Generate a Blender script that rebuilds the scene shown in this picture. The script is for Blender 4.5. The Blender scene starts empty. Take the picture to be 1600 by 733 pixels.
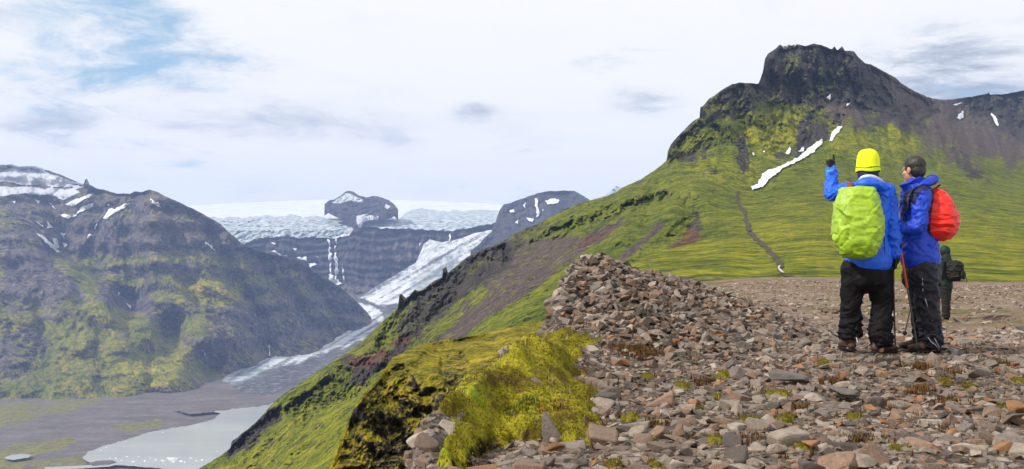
import bpy, bmesh, math, random
import numpy as np
from mathutils import Vector, Matrix, Euler
from mathutils.bvhtree import BVHTree
from mathutils.geometry import delaunay_2d_cdt

SC = bpy.context.scene
COL = SC.collection
random.seed(7)
RNG = np.random.default_rng(7)

# ------------------------------------------------------------------ camera
F = 1386.0                      # focal length in pixels of a 1600 px wide frame
PITCH = math.atan((400 - 366.5) / F)
cam = bpy.data.cameras.new('camera')
cam.sensor_width = 36.0
cam.lens = F / 1600 * 36
cam.clip_start = 0.1
cam.clip_end = 60000
camo = bpy.data.objects.new('camera', cam)
COL.objects.link(camo)
camo.location = (0, 0, 0)
camo.rotation_euler = (math.pi / 2 + PITCH, 0, 0)
SC.camera = camo

# ------------------------------------------------------------------ node helper
class NT:
    def __init__(s, tree):
        s.t = tree; s.n = tree.nodes; s.l = tree.links
    def put(s, sock, v):
        if isinstance(v, bpy.types.NodeSocket): s.l.new(v, sock)
        elif v is not None:
            if sock.type == 'RGBA' and not hasattr(v, '__len__'): v = (v, v, v, 1)
            elif sock.type == 'RGBA' and len(v) == 3: v = (*v, 1)
            sock.default_value = v
    def noise(s, vec, scale, detail=4, rough=.55, dist=0., dims='3D'):
        n = s.n.new('ShaderNodeTexNoise'); n.noise_dimensions = dims
        s.put(n.inputs['Vector'], vec); n.inputs['Scale'].default_value = scale
        n.inputs['Detail'].default_value = detail; n.inputs['Roughness'].default_value = rough
        n.inputs['Distortion'].default_value = dist
        return n.outputs['Fac']
    def voro(s, vec, scale, out='Distance', feat='F1', rnd=1.):
        n = s.n.new('ShaderNodeTexVoronoi'); n.feature = feat
        s.put(n.inputs['Vector'], vec); n.inputs['Scale'].default_value = scale
        n.inputs['Randomness'].default_value = rnd
        return n.outputs[out]
    def math(s, op, a, b=0., c=None, clamp=False):
        n = s.n.new('ShaderNodeMath'); n.operation = op; n.use_clamp = clamp
        s.put(n.inputs[0], a); s.put(n.inputs[1], b)
        if c is not None: s.put(n.inputs[2], c)
        return n.outputs[0]
    def vmath(s, op, a, b=None, out=0):
        n = s.n.new('ShaderNodeVectorMath'); n.operation = op
        s.put(n.inputs[0], a)
        if b is not None:
            if op == 'SCALE': s.put(n.inputs['Scale'], b)
            else: s.put(n.inputs[1], b)
        return n.outputs[out]
    def ramp(s, fac, stops, interp='LINEAR'):
        n = s.n.new('ShaderNodeValToRGB'); e = n.color_ramp.elements; n.color_ramp.interpolation = interp
        while len(e) < len(stops): e.new(0.5)
        for i, (p, c) in enumerate(stops):
            e[i].position = p
            e[i].color = (c, c, c, 1) if not hasattr(c, '__len__') else (*c, 1)
        s.put(n.inputs['Fac'], fac)
        return n.outputs['Color']
    def mix(s, fac, a, b, mode='MIX'):
        n = s.n.new('ShaderNodeMix'); n.data_type = 'RGBA'; n.blend_type = mode
        s.put(n.inputs[0], fac); s.put(n.inputs[6], a); s.put(n.inputs[7], b)
        return n.outputs[2]
    def attr(s, name, out='Fac'):
        n = s.n.new('ShaderNodeAttribute'); n.attribute_name = name
        return n.outputs[out]
    def smooth(s, v, lo, hi, a=0., b=1.):
        n = s.n.new('ShaderNodeMapRange'); n.interpolation_type = 'SMOOTHSTEP'
        s.put(n.inputs[0], v)
        for i, x in enumerate((lo, hi, a, b)): n.inputs[i + 1].default_value = x
        return n.outputs[0]
    def bump(s, h, strength, dist, normal=None):
        n = s.n.new('ShaderNodeBump'); n.inputs['Strength'].default_value = strength
        n.inputs['Distance'].default_value = dist
        s.put(n.inputs['Height'], h)
        if normal is not None: s.put(n.inputs['Normal'], normal)
        return n.outputs[0]
    def coord(s, which='Object'):
        return s.n.new('ShaderNodeTexCoord').outputs[which]
    def sep(s, v):
        n = s.n.new('ShaderNodeSeparateXYZ'); s.put(n.inputs[0], v); return n.outputs
    def comb(s, x, y, z):
        n = s.n.new('ShaderNodeCombineXYZ')
        for i, v in enumerate((x, y, z)): s.put(n.inputs[i], v)
        return n.outputs[0]
    def mapping(s, v, scale=(1, 1, 1), rot=(0, 0, 0), loc=(0, 0, 0)):
        n = s.n.new('ShaderNodeMapping'); s.put(n.inputs[0], v)
        n.inputs['Scale'].default_value = scale; n.inputs['Rotation'].default_value = rot
        n.inputs['Location'].default_value = loc
        return n.outputs[0]

def material(name):
    m = bpy.data.materials.new(name); m.use_nodes = True
    t = NT(m.node_tree)
    b = m.node_tree.nodes['Principled BSDF']
    return m, t, b

# ------------------------------------------------------------------ sky and sun
SUN_EL, SUN_AZ = math.radians(42), math.radians(-108)   # azimuth measured from +Y towards +X
w = bpy.data.worlds.new('World'); SC.world = w; w.use_nodes = True
t = NT(w.node_tree)
bg = w.node_tree.nodes['Background']
sky = t.n.new('ShaderNodeTexSky'); sky.sky_type = 'NISHITA'; sky.sun_disc = False
sky.sun_elevation = SUN_EL; sky.sun_rotation = SUN_AZ; sky.altitude = 650
sky.air_density = 1.0; sky.dust_density = 0.4; sky.ozone_density = 1.6
d = t.coord('Generated')
xyz = t.sep(d)
zz = t.math('ADD', t.math('ABSOLUTE', xyz[2]), 0.16)
pl = t.comb(t.math('DIVIDE', xyz[0], zz), t.math('DIVIDE', xyz[1], zz), 0.0)
plw = t.vmath('ADD', pl, t.vmath('SCALE', t.vmath('SUBTRACT', t.comb(t.noise(pl, 1.3, 3), t.noise(t.vmath('ADD', pl, (7, 3, 1)), 1.3, 3), 0.), (.5, .5, 0)), 0.5))
SPN = t.smooth(t.noise(t.vmath('ADD', plw, (3.3, 8.8, 1)), 3.2, 6, .65), .25, .70, .35, 1.5)
def spot(px, py, r, amp, stretch=2.5):
    # a soft cloud mass or gap around one direction of the sky
    v = Vector(((px - 800) / F, 1, (400 - py) / F)).normalized()
    e = t.vmath('SUBTRACT', d, tuple(v))
    e = t.vmath('MULTIPLY', e, (1 / stretch, 1, 1))
    l = t.vmath('LENGTH', e, out=1)
    return t.math('MULTIPLY', t.math('MULTIPLY', t.smooth(l, 0., r / F, 1., 0.), amp), SPN)
def total(*a):
    r = a[0]
    for b in a[1:]: r = t.math('ADD', r, b)
    return r
n1 = t.noise(plw, 1.1, 10, .66)
n2 = t.noise(t.vmath('ADD', plw, (4.2, 9.1, 0)), 0.75, 7, .58)
n3 = t.noise(t.vmath('ADD', plw, (14.2, -3.1, 2)), 2.6, 9, .66)
gap = total(n1, t.math('MULTIPLY', t.math('SUBTRACT', n3, .5), .35), spot(200, 70, 140, .17, 2.4), spot(60, 130, 60, .10, 3), spot(390, 115, 45, .12, 2.5), spot(300, 262, 22, .10, 4), spot(1560, 40, 120, .04, 2))
gapm = t.math('MULTIPLY', t.smooth(gap, .58, .80), .9)
grey = total(n2, t.math('MULTIPLY', t.math('SUBTRACT', n3, .5), .5), spot(1500, 105, 120, .50, 2.4), spot(745, 172, 26, .20, 2.2), spot(1010, 155, 42, .27, 3), spot(70, 212, 50, .26, 5), spot(400, 180, 60, .05, 6), spot(1100, 300, 40, .1, 4), spot(250, 140, 220, .10, 3))
greym = t.smooth(grey, .47, .98)
n4 = t.noise(t.vmath('ADD', plw, (1.2, 5.1, 6)), 4.5, 9, .66)
white = t.ramp(t.math('ADD', greym, t.math('MULTIPLY', t.math('SUBTRACT', n4, .5), .34)), [(0, (9.6, 9.5, 9.2)), (.25, (8.8, 8.8, 8.75)), (.55, (6.4, 6.8, 7.3)), (1, (3.9, 4.3, 4.9))])
blue = t.mix(.5, sky.outputs[0], (3.2, 6.4, 8.6))
t.put(bg.inputs['Color'], t.mix(gapm, white, blue))
bg.inputs['Strength'].default_value = 0.082

sl = bpy.data.lights.new('sun', 'SUN'); sl.energy = 3.4; sl.angle = math.radians(6); sl.color = (1, .94, .84)
so = bpy.data.objects.new('sun', sl); COL.objects.link(so)
sdir = Vector((math.sin(SUN_AZ) * math.cos(SUN_EL), math.cos(SUN_AZ) * math.cos(SUN_EL), math.sin(SUN_EL)))
so.rotation_euler = sdir.to_track_quat('Z', 'Y').to_euler()
so.location = (0, 0, 50)

vs = SC.view_settings
vs.view_transform = 'Standard'; vs.look = 'None'; vs.gamma = 1.0; vs.exposure = 0.4; vs.use_curve_mapping = False
SC.render.engine = 'CYCLES'
SC.cycles.max_bounces = 5; SC.cycles.diffuse_bounces = 3; SC.cycles.glossy_bounces = 2
SC.cycles.transmission_bounces = 2; SC.cycles.volume_bounces = 1; SC.cycles.transparent_max_bounces = 6
SC.cycles.use_denoising = True
SC.cycles.use_adaptive_sampling = True
SC.cycles.sample_clamp_indirect = 6
# ------------------------------------------------------------------ numeric helpers
CP, SP = math.cos(PITCH), math.sin(PITCH)
def P(px, py, dist):
    """world point at horizontal distance dist (along +Y) seen at photo pixel (px, py)"""
    px = np.asarray(px, float); py = np.asarray(py, float); dist = np.asarray(dist, float)
    cx = (px - 800) / F; cz = (366.5 - py) / F
    y = CP - SP * cz; z = SP + CP * cz
    return np.stack([cx / y * dist, dist + 0 * px, z / y * dist], -1)
def at_z(px, py, z):
    q = P(px, py, 1.0)
    return z / q[..., 2]
def proj(p):
    p = np.asarray(p, float)
    yc = CP * p[..., 1] + SP * p[..., 2]; zc = -SP * p[..., 1] + CP * p[..., 2]
    return 800 + F * p[..., 0] / yc, 366.5 - F * zc / yc

_PERM = np.random.default_rng(5).permutation(256).astype(np.int32)
_PERM = np.concatenate([_PERM, _PERM, _PERM])
_G = np.array([[1,1,0],[-1,1,0],[1,-1,0],[-1,-1,0],[1,0,1],[-1,0,1],[1,0,-1],[-1,0,-1],[0,1,1],[0,-1,1],[0,1,-1],[0,-1,-1],[1,1,0],[-1,1,0],[0,-1,1],[0,-1,-1]], np.float32)
_GX, _GY, _GZ = [np.ascontiguousarray(np.tile(_G[:, k], 16)) for k in range(3)]
def pnoise(p, seed=0):
    sh = p.shape[:-1]; p = np.asarray(p).reshape(-1, 3); out = np.empty(len(p), np.float32)
    for s0 in range(0, len(p), 32768):
        q = p[s0:s0 + 32768]
        i = np.floor(q); f = (q - i).astype(np.float32); i = i.astype(np.int32)
        x, y, z = f[:, 0], f[:, 1], f[:, 2]
        ux, uy, uz = [v * v * v * (v * (v * 6 - 15) + 10) for v in (x, y, z)]
        i0 = (i[:, 0] + seed * 37) & 255; i1 = i[:, 1] & 255; i2 = (i[:, 2] + seed * 11) & 255
        A = [_PERM[i0], _PERM[i0 + 1]]
        c = []
        for dx in (0, 1):
            for dy in (0, 1):
                B = _PERM[A[dx] + i1 + dy]
                for dz in (0, 1):
                    h = _PERM[B + i2 + dz]
                    c.append((x - dx) * _GX[h] + (y - dy) * _GY[h] + (z - dz) * _GZ[h])
        c = [c[k] + uz * (c[k + 1] - c[k]) for k in (0, 2, 4, 6)]
        c = [c[k] + uy * (c[k + 1] - c[k]) for k in (0, 2)]
        out[s0:s0 + 32768] = c[0] + ux * (c[1] - c[0])
    return out.reshape(sh)
def fbm(p, octs=5, seed=0, gain=.5, ridged=False, billow=False):
    p = np.asarray(p, float); a = 1.; r = 0; tot = 0
    for k in range(octs):
        n = pnoise(p * (2.03 ** k) + 17.3 * k, seed + k)
        if ridged: n = 1 - 2.2 * np.abs(n)
        elif billow: n = 2 * np.abs(n)
        r = r + a * n; tot += a; a *= gain
    return r / tot
def sst(x, a, b):
    q = np.clip((x - a) / (b - a), 0, 1); return q * q * (3 - 2 * q)
def rbf_fit(X, y, c):
    X = np.asarray(X, float); y = np.asarray(y, float); n = len(X)
    K = np.sqrt(((X[:, None] - X[None]) ** 2).sum(-1) + c * c)
    A = np.zeros((n + 3, n + 3)); A[:n, :n] = K
    Pm = np.c_[np.ones(n), X]; A[:n, n:] = Pm; A[n:, :n] = Pm.T
    w_ = np.linalg.solve(A + 1e-9 * np.eye(n + 3), np.r_[y, 0, 0, 0])
    def f(Q):
        sh = Q.shape[:-1]; Q = Q.reshape(-1, 2); out = np.empty(len(Q))
        for k in range(0, len(Q), 20000):
            q = Q[k:k + 20000]
            out[k:k + 20000] = np.sqrt(((q[:, None] - X[None]) ** 2).sum(-1) + c * c) @ w_[:n] + w_[n] + q @ w_[n + 1:]
        return out.reshape(sh)
    return f
def poly_sd(px, py, poly):
    """signed distance in pixels to a polygon, positive inside"""
    poly = np.asarray(poly, float); sh = px.shape; x = px.ravel(); y = py.ravel()
    dmin = np.full(x.shape, 1e9); ins = np.zeros(x.shape, bool)
    for a, b in zip(poly, np.roll(poly, -1, 0)):
        ex, ey = b - a; l = ex * ex + ey * ey + 1e-9
        tt = np.clip(((x - a[0]) * ex + (y - a[1]) * ey) / l, 0, 1)
        dmin = np.minimum(dmin, (x - a[0] - tt * ex) ** 2 + (y - a[1] - tt * ey) ** 2)
        c = ((a[1] > y) != (b[1] > y)) & (x < ex * (y - a[1]) / (ey if abs(ey) > 1e-9 else 1e-9) + a[0])
        ins ^= c
    d_ = np.sqrt(dmin)
    return np.where(ins, d_, -d_).reshape(sh)
def paint(px, py, base, items, warp=4., seed=3, wscale=.035):
    """blend values inside pixel polygons laid on the land, their edges broken up by noise"""
    q = np.stack([px * wscale, py * wscale, 0 * px], -1)
    wn = fbm(q, 4, seed) * warp * 2.2
    v = np.full(px.shape, float(base)) if np.isscalar(base) else base.copy()
    for poly, val, fe in items:
        q = np.asarray(poly, float); mg = fe + warp * 2.2 + 1
        k = np.nonzero((px > q[:, 0].min() - mg) & (px < q[:, 0].max() + mg) & (py > q[:, 1].min() - mg) & (py < q[:, 1].max() + mg))
        a = sst(poly_sd(px[k], py[k], q) + wn[k], -fe, fe)
        v[k] = v[k] * (1 - a) + val * a
    return v

# ------------------------------------------------------------------ object helpers
def tag(o, label=None, cat=None, group=None, kind=None):
    if label: o['label'] = label
    if cat: o['category'] = cat
    if group: o['group'] = group
    if kind: o['kind'] = kind
    return o
def link(name, me, mat=None, parent=None, smooth=True):
    o = bpy.data.objects.new(name, me); COL.objects.link(o)
    if mat is not None and not me.materials: me.materials.append(mat)
    if parent is not None: o.parent = parent
    if len(me.polygons): me.polygons.foreach_set('use_smooth', [bool(smooth)] * len(me.polygons))
    return o
def np_mesh(name, verts, faces):
    """faces: (N,3) or (N,4) array"""
    me = bpy.data.meshes.new(name); faces = np.asarray(faces); k = faces.shape[1]
    me.vertices.add(len(verts)); me.vertices.foreach_set('co', np.asarray(verts, np.float32).ravel())
    me.loops.add(faces.size); me.loops.foreach_set('vertex_index', faces.astype(np.int32).ravel())
    me.polygons.add(len(faces)); me.polygons.foreach_set('loop_start', np.arange(0, faces.size, k, dtype=np.int32))
    try: me.polygons.foreach_set('loop_total', np.full(len(faces), k, np.int32))
    except Exception: pass
    me.update(calc_edges=True); me.validate()
    return me
def grid_faces(r, c):
    i = np.arange(r - 1)[:, None] * c + np.arange(c - 1)[None]
    i = i.ravel()
    return np.stack([i, i + c, i + c + 1, i + 1], -1)
def set_attr(me, name, vals):
    a = me.attributes.new(name, 'FLOAT', 'POINT'); a.data.foreach_set('value', np.asarray(vals, np.float32).ravel())
def set_col(me, name, vals):
    a = me.attributes.new(name, 'FLOAT_COLOR', 'POINT')
    a.data.foreach_set('color', np.c_[vals, np.ones(len(vals))].astype(np.float32).ravel())

class Land:
    pass
def landform(name, sky_, bot_, depth, cols, rows, relief, mat, masks=None, jag=1.5, jagscale=.08, seed=1, back=(.35, .5), skirt=60, pw=1., env=14):
    """one stretch of land: a sheet from its skyline down to its foot, with a back slope and a skirt into the ground"""
    sk = np.asarray(sky_, float); bo = np.asarray(bot_, float)
    px = np.linspace(sk[0, 0], sk[-1, 0], cols)
    top = np.interp(px, sk[:, 0], sk[:, 1]); bt = np.interp(px, bo[:, 0], bo[:, 1])
    if jag: top = top + jag * 1.6 * fbm(np.stack([px * jagscale, 0 * px, 0 * px], -1), 5, seed + 40, .6)
    bt = np.maximum(bt, top + 1)
    v = np.linspace(0, 1, rows)[:, None] ** pw
    # the crest line stays jagged, the rows below follow a smoothed line under it
    wd = max(2, int(env * cols / (px[-1] - px[0])))
    pad = np.pad(top, 2 * wd, mode='edge')
    mx = np.max(np.stack([pad[k:k + len(pad) - 2 * wd] for k in range(2 * wd + 1)]), 0)
    ts_ = np.convolve(mx, np.hanning(2 * wd + 3)[1:-1] / np.hanning(2 * wd + 3).sum(), 'valid')[:cols]
    ts_ = np.minimum(np.maximum(ts_, top) + 2, bt - .5); ts_ = np.maximum(ts_, top + .2)
    f0 = .14
    PX = np.broadcast_to(px, (rows, cols)).copy(); PY = np.where(v < f0, top + (v / f0) * (ts_ - top), ts_ + (v - f0) / (1 - f0) * (bt - ts_))
    if callable(depth): D = depth(PX, PY)
    else:
        c = np.asarray(depth, float)
        rr = np.unique(np.r_[np.arange(0, rows, 3), rows - 1]); cc = np.unique(np.r_[np.arange(0, cols, 3), cols - 1])
        g = rbf_fit(c[:, :2] / 100, np.log(c[:, 2]), .22)(np.stack([PX, PY], -1)[np.ix_(rr, cc)] / 100)
        g = np.stack([np.interp(np.arange(cols), cc, row) for row in g])
        D = np.exp(np.stack([np.interp(np.arange(rows), rr, colm) for colm in g.T], 1))
    pos0 = P(PX, PY, D)
    r = relief(PX, PY, pos0)
    if back: r = r * (0.25 + .75 * sst(v, 0, .16))
    D = D * (1 + r)
    pos = P(PX, PY, D)
    L = Land(); L.px, L.py, L.pos = PX, PY, pos
    parts = [pos]
    n_back = 0
    if back:
        dep, drop = back
        dd = pos[0, :, 1:2]; dirn = pos[0] / dd
        for k in (3, 2, 1):
            s = (k / 3)
            b = pos[0] + dirn * dd * dep * s; b[:, 2] = pos[0, :, 2] - dd[:, 0] * dep * drop * s ** 1.3
            parts.insert(len(parts) - 1, b); n_back += 1
        parts = parts[:-1] + [pos]
    if skirt:
        b = pos[-1].copy(); b[:, 2] -= skirt; parts.append(b[None][0])
    full = np.concatenate([q if q.ndim == 3 else q[None] for q in parts], 0)
    R, C = full.shape[:2]
    me = np_mesh(name, full.reshape(-1, 3), grid_faces(R, C))
    for k, fn in (masks or {}).items():
        val = fn(PX, PY, pos)
        val = np.concatenate([np.repeat(val[:1], n_back, 0), val] + ([val[-1:]] if skirt else []), 0)
        set_attr(me, k, val)
    o = link(name, me, mat)
    L.obj = o
    L.me = me
    return L
def local_bvh(L, x0, y0, x1, y1):
    """tree over the part of the land that lies behind one outline"""
    k = (L.px > x0 - 8) & (L.px < x1 + 8) & (L.py > y0 - 8) & (L.py < y1 + 8)
    r = np.nonzero(k.any(1))[0]; c = np.nonzero(k.any(0))[0]
    sub = L.pos[max(r[0] - 1, 0):r[-1] + 2, max(c[0] - 1, 0):c[-1] + 2]
    return BVHTree.FromPolygons(sub.reshape(-1, 3).tolist(), grid_faces(*sub.shape[:2]).tolist())
def rough_poly(poly, step, amp, seed):
    poly = np.asarray(poly, float); out = []
    for a, b in zip(poly, np.roll(poly, -1, 0)):
        n = max(1, int(np.hypot(*(b - a)) / step))
        for k in range(n): out.append(a + (b - a) * k / n)
    out = np.array(out)
    if amp: out = out + amp * 2 * np.stack([fbm(np.c_[out * .22, 0 * out[:, :1]], 3, seed), fbm(np.c_[out * .22, 0 * out[:, :1] + 5], 3, seed + 9)], -1)
    return out
def drape(L, poly, step, lift, amp=.8, seed=1):
    """triangulated patch that lies on the land L inside the outline poly; returns verts, tris"""
    bd = rough_poly(poly, step, amp, seed)
    x0, y0 = bd.min(0); x1, y1 = bd.max(0); b = local_bvh(L, x0, y0, x1, y1)
    gx, gy = np.meshgrid(np.arange(x0, x1, step), np.arange(y0, y1, step))
    gx = gx + RNG.uniform(-.3, .3, gx.shape) * step; gy = gy + RNG.uniform(-.3, .3, gy.shape) * step
    ins = poly_sd(gx, gy, bd) > step * .4
    pts = np.r_[bd, np.c_[gx[ins], gy[ins]]]
    nb = len(bd)
    vv, _, ff, *_ = delaunay_2d_cdt([Vector(p) for p in pts], [(i, (i + 1) % nb) for i in range(nb)], [list(range(nb))], 1, 1e-4)
    V = []; last = None
    for q in vv:
        r = Vector(P(q.x, q.y, 1.0)).normalized()
        h = b.ray_cast(Vector((0, 0, 0)), r)
        if h[0] is None: V.append(None); continue
        n = h[1] if h[1].dot(r) < 0 else -h[1]
        V.append(h[0] + n * lift - r * lift * .6); last = V[-1]
    T = [tuple(f) for f in ff if all(V[i] is not None for i in f)]
    V = [tuple(q) if q is not None else (last or Vector((0, 0, 0)))[:] for q in V]
    return np.array(V).reshape(-1, 3), np.array(T, int).reshape(-1, 3)
def drape_obj(name, L, polys, step, lift, mat, amp=.8, seed=1):
    Vs = []; Ts = []; off = 0
    for k, p in enumerate(polys):
        V, T = drape(L, p, step, lift, amp, seed + k)
        Vs.append(V); Ts.append(T + off); off += len(V)
    me = np_mesh(name, np.concatenate(Vs), np.concatenate(Ts))
    return link(name, me, mat)
# ------------------------------------------------------------------ materials of the land
def land_mat(name, s, rock, scree, veg, red=(.10, .045, .04), bumpd=1., strata=0., veg_sharp=.16, rough=.9):
    """s: size in metres of the main patches; veg / scree / red / snow come from attributes on the land"""
    m, t, b = material(name)
    co = t.coord('Object')
    nA = t.noise(co, 1 / s, 6, .62); nB = t.noise(co, 4 / s, 5, .6); nC = t.noise(co, 17 / s, 4, .6)
    nz = t.sep(t.n.new('ShaderNodeNewGeometry').outputs['Normal'])[2]
    def spread(a, b, c_): return t.math('ADD', t.math('ADD', t.math('MULTIPLY', nA, a), t.math('MULTIPLY', nB, b)), t.math('ADD', t.math('MULTIPLY', nC, c_), .5 - .5 * (a + b + c_)))
    rk = t.ramp(spread(.3, .9, 1.0), rock)
    if strata:
        lay = t.noise(t.mapping(co, (.4, .4, 1.)), strata, 5, .65)
        rk = t.mix(t.smooth(lay, .45, .62), rk, t.mix(.5, rk, rock[-1][1]))
        rk = t.mix(t.smooth(lay, .30, .42, .75, 0), rk, rock[0][1])
    sc = t.ramp(spread(.2, .8, 1.2), scree)
    vg = t.ramp(spread(.7, .75, .9), veg)
    hue = t.attr('tone')
    vg = t.mix(hue, vg, t.mix(1., vg, (2.15, 1.75, 1.0), 'MULTIPLY'))
    c = t.mix(t.smooth(t.math('ADD', t.attr('scree'), t.math('MULTIPLY', t.math('SUBTRACT', nB, .5), 1.1)), .36, .64), rk, sc)
    rd = t.smooth(t.math('ADD', t.attr('red'), t.math('MULTIPLY', t.math('SUBTRACT', nC, .5), .6)), .4, .7)
    c = t.mix(rd, c, t.mix(1., sc, (1.25, .62, .58), 'MULTIPLY'))
    vm = t.math('ADD', t.attr('veg'), t.math('MULTIPLY', t.math('SUBTRACT', nB, .5), 1.0))
    vm = t.math('ADD', vm, t.math('MULTIPLY', t.math('SUBTRACT', nC, .5), .8))
    vm = t.math('ADD', vm, t.math('MULTIPLY', t.math('SUBTRACT', nz, .45), .35))
    vmm = t.smooth(vm, .5 - veg_sharp, .5 + veg_sharp)
    c = t.mix(vmm, c, vg)
    sn = t.smooth(t.math('ADD', t.attr('snow'), t.math('ADD', t.math('MULTIPLY', t.math('SUBTRACT', nB, .5), .8), t.math('MULTIPLY', t.math('SUBTRACT', nC, .5), .5))), .47, .56)
    c = t.mix(sn, c, (.64, .67, .71))
    t.put(b.inputs['Base Color'], c)
    b.inputs['Roughness'].default_value = rough; b.inputs['Specular IOR Level'].default_value = .15
    h = t.math('ADD', t.math('MULTIPLY', nB, 1.), t.math('MULTIPLY', nC, .45))
    h = t.math('ADD', h, t.math('MULTIPLY', t.noise(co, 50 / s, 3, .6), .2))
    t.put(b.inputs['Normal'], t.bump(h, .8, bumpd))
    return m
ROCK = [(.25, (.014, .013, .014)), (.5, (.042, .037, .036)), (.75, (.115, .10, .092))]
SCREE = [(.3, (.042, .031, .030)), (.5, (.085, .065, .060)), (.72, (.155, .122, .108))]
VEG = [(.26, (.018, .032, .006)), (.42, (.055, .082, .008)), (.55, (.105, .132, .011)), (.72, (.185, .19, .020))]
M_MTN = land_mat('mountain land', 26, ROCK, SCREE, VEG, bumpd=5.)
M_CRAG = land_mat('mossy crag', 5, [(.25, (.014, .011, .009)), (.5, (.045, .036, .029)), (.75, (.12, .10, .085))], SCREE, [(.28, (.03, .034, .005)), (.44, (.08, .085, .007)), (.55, (.14, .135, .010)), (.7, (.22, .19, .016))], bumpd=.9)
M_MEADOW = land_mat('meadow', 14, [(.3, (.035, .028, .022)), (.7, (.10, .08, .06))], SCREE, [(.28, (.045, .058, .006)), (.44, (.09, .095, .008)), (.55, (.135, .125, .010)), (.7, (.20, .165, .016))], bumpd=1.2)
M_FAR = land_mat('far mountain land', 110, [(.28, (.018, .016, .020)), (.5, (.075, .064, .068)), (.72, (.20, .17, .165))], [(.3, (.10, .082, .078)), (.5, (.165, .14, .13)), (.72, (.25, .215, .195))], [(.26, (.042, .058, .016)), (.44, (.10, .122, .028)), (.57, (.16, .17, .036)), (.74, (.25, .22, .05))], bumpd=24., strata=.016, rough=1.)
M_WALL = land_mat('far cliff', 120, [(.25, (.02, .018, .024)), (.5, (.06, .052, .055)), (.75, (.13, .11, .105))], [(.3, (.10, .085, .08)), (.72, (.20, .17, .15))], [(.3, (.05, .05, .02)), (.7, (.1, .1, .03))], bumpd=30., strata=.022, rough=1.)

def snow_mat():
    m, t, b = material('snow'); co = t.coord('Object')
    n = t.noise(co, .15, 5, .6)
    t.put(b.inputs['Base Color'], t.ramp(n, [(.3, (.58, .61, .66)), (.6, (.72, .73, .75))]))
    b.inputs['Roughness'].default_value = .6; b.inputs['Specular IOR Level'].default_value = .2
    return m
M_SNOW = snow_mat()
def ice_mat():
    m, t, b = material('glacier ice'); co = t.coord('Object')
    ice, dirt = t.attr('ice'), t.attr('dirt')
    n = t.noise(co, .006, 6, .65); n2 = t.noise(co, .03, 5, .7); v = t.voro(t.vmath('ADD', co, t.vmath('SCALE', t.comb(n, n2, n), 30.)), .022)
    sm = t.ramp(n, [(.3, (.52, .56, .60)), (.6, (.66, .68, .70))])
    rough_ = t.ramp(t.math('ADD', t.math('MULTIPLY', n2, .7), t.math('MULTIPLY', v, .35)), [(.3, (.13, .19, .21)), (.46, (.27, .33, .35)), (.6, (.48, .52, .54)), (.8, (.66, .68, .69))])
    c = t.mix(t.smooth(t.math('ADD', ice, t.math('MULTIPLY', t.math('SUBTRACT', n, .5), .5)), .4, .62), sm, rough_)
    deb = t.ramp(n2, [(.3, (.035, .035, .04)), (.55, (.10, .10, .105)), (.72, (.33, .34, .36))])
    c = t.mix(t.smooth(t.math('ADD', dirt, t.math('MULTIPLY', t.math('SUBTRACT', n2, .5), 1.0)), .35, .65), c, deb)
    t.put(b.inputs['Base Color'], c); b.inputs['Roughness'].default_value = .75; b.inputs['Specular IOR Level'].default_value = .2
    t.put(b.inputs['Normal'], t.bump(t.math('ADD', n2, t.math('MULTIPLY', v, .5)), .7, 18.))
    return m
M_ICE = ice_mat()

Z_VALLEY = -540.0
# ------------------------------------------------------------------ valley floor, lake, pond, stream
def zero(px, py, pos): return px * 0
def const(v): return lambda px, py, pos: px * 0 + v
def mval_mat():
    m, t, b = material('valley gravel'); co = t.coord('Object')
    n = t.noise(co, .01, 6, .65); n2 = t.noise(co, .06, 5, .65); st = t.noise(t.mapping(co, (.35, 1., 1.), (0, 0, .35)), .02, 5, .6, .6)
    g = t.ramp(t.math('ADD', t.math('MULTIPLY', st, .6), t.math('MULTIPLY', n2, .4)), [(.3, (.06, .05, .047)), (.5, (.11, .092, .085)), (.7, (.18, .155, .14))])
    v = t.ramp(n2, [(.3, (.06, .065, .012)), (.6, (.17, .15, .03))])
    vm = t.smooth(t.math('ADD', t.attr('veg'), t.math('ADD', t.math('MULTIPLY', t.math('SUBTRACT', n, .5), 1.3), t.math('MULTIPLY', t.math('SUBTRACT', n2, .5), .7))), .38, .62)
    t.put(b.inputs['Base Color'], t.mix(vm, g, v)); b.inputs['Roughness'].default_value = .95
    t.put(b.inputs['Normal'], t.bump(t.math('ADD', n, t.math('MULTIPLY', n2, .4)), .8, 12.))
    return m
M_VALLEY = mval_mat()
val_veg = [([(-300, 625), (0, 632), (120, 625), (180, 622), (120, 640), (60, 655), (0, 668), (-300, 680)], .72, 8),
           ([(-300, 690), (0, 700), (60, 690), (110, 684), (120, 692), (60, 708), (20, 740), (-300, 740)], .8, 5),
           ([(180, 665), (230, 655), (268, 658), (250, 668), (200, 674)], .75, 4),
           ([(40, 722), (120, 712), (180, 716), (130, 728), (60, 740)], .62, 4)]
floor_ = landform('valley_floor', [(-500, 480), (900, 480)], [(-500, 900), (900, 900)],
    lambda px, py: at_z(px, py, Z_VALLEY), 220, 170,
    lambda px, py, p: .0022 * fbm(p * .006, 5, 5) - .003 * sst(fbm(p * .0025, 4, 9, ridged=True), .5, .8), M_VALLEY,
    {'veg': lambda px, py, p: paint(px, py, .18, val_veg, 5)}, jag=0, back=None, skirt=0)
tag(floor_.obj, 'grey gravel valley floor with mossy patches around the lake', 'valley floor', kind='structure')

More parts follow.
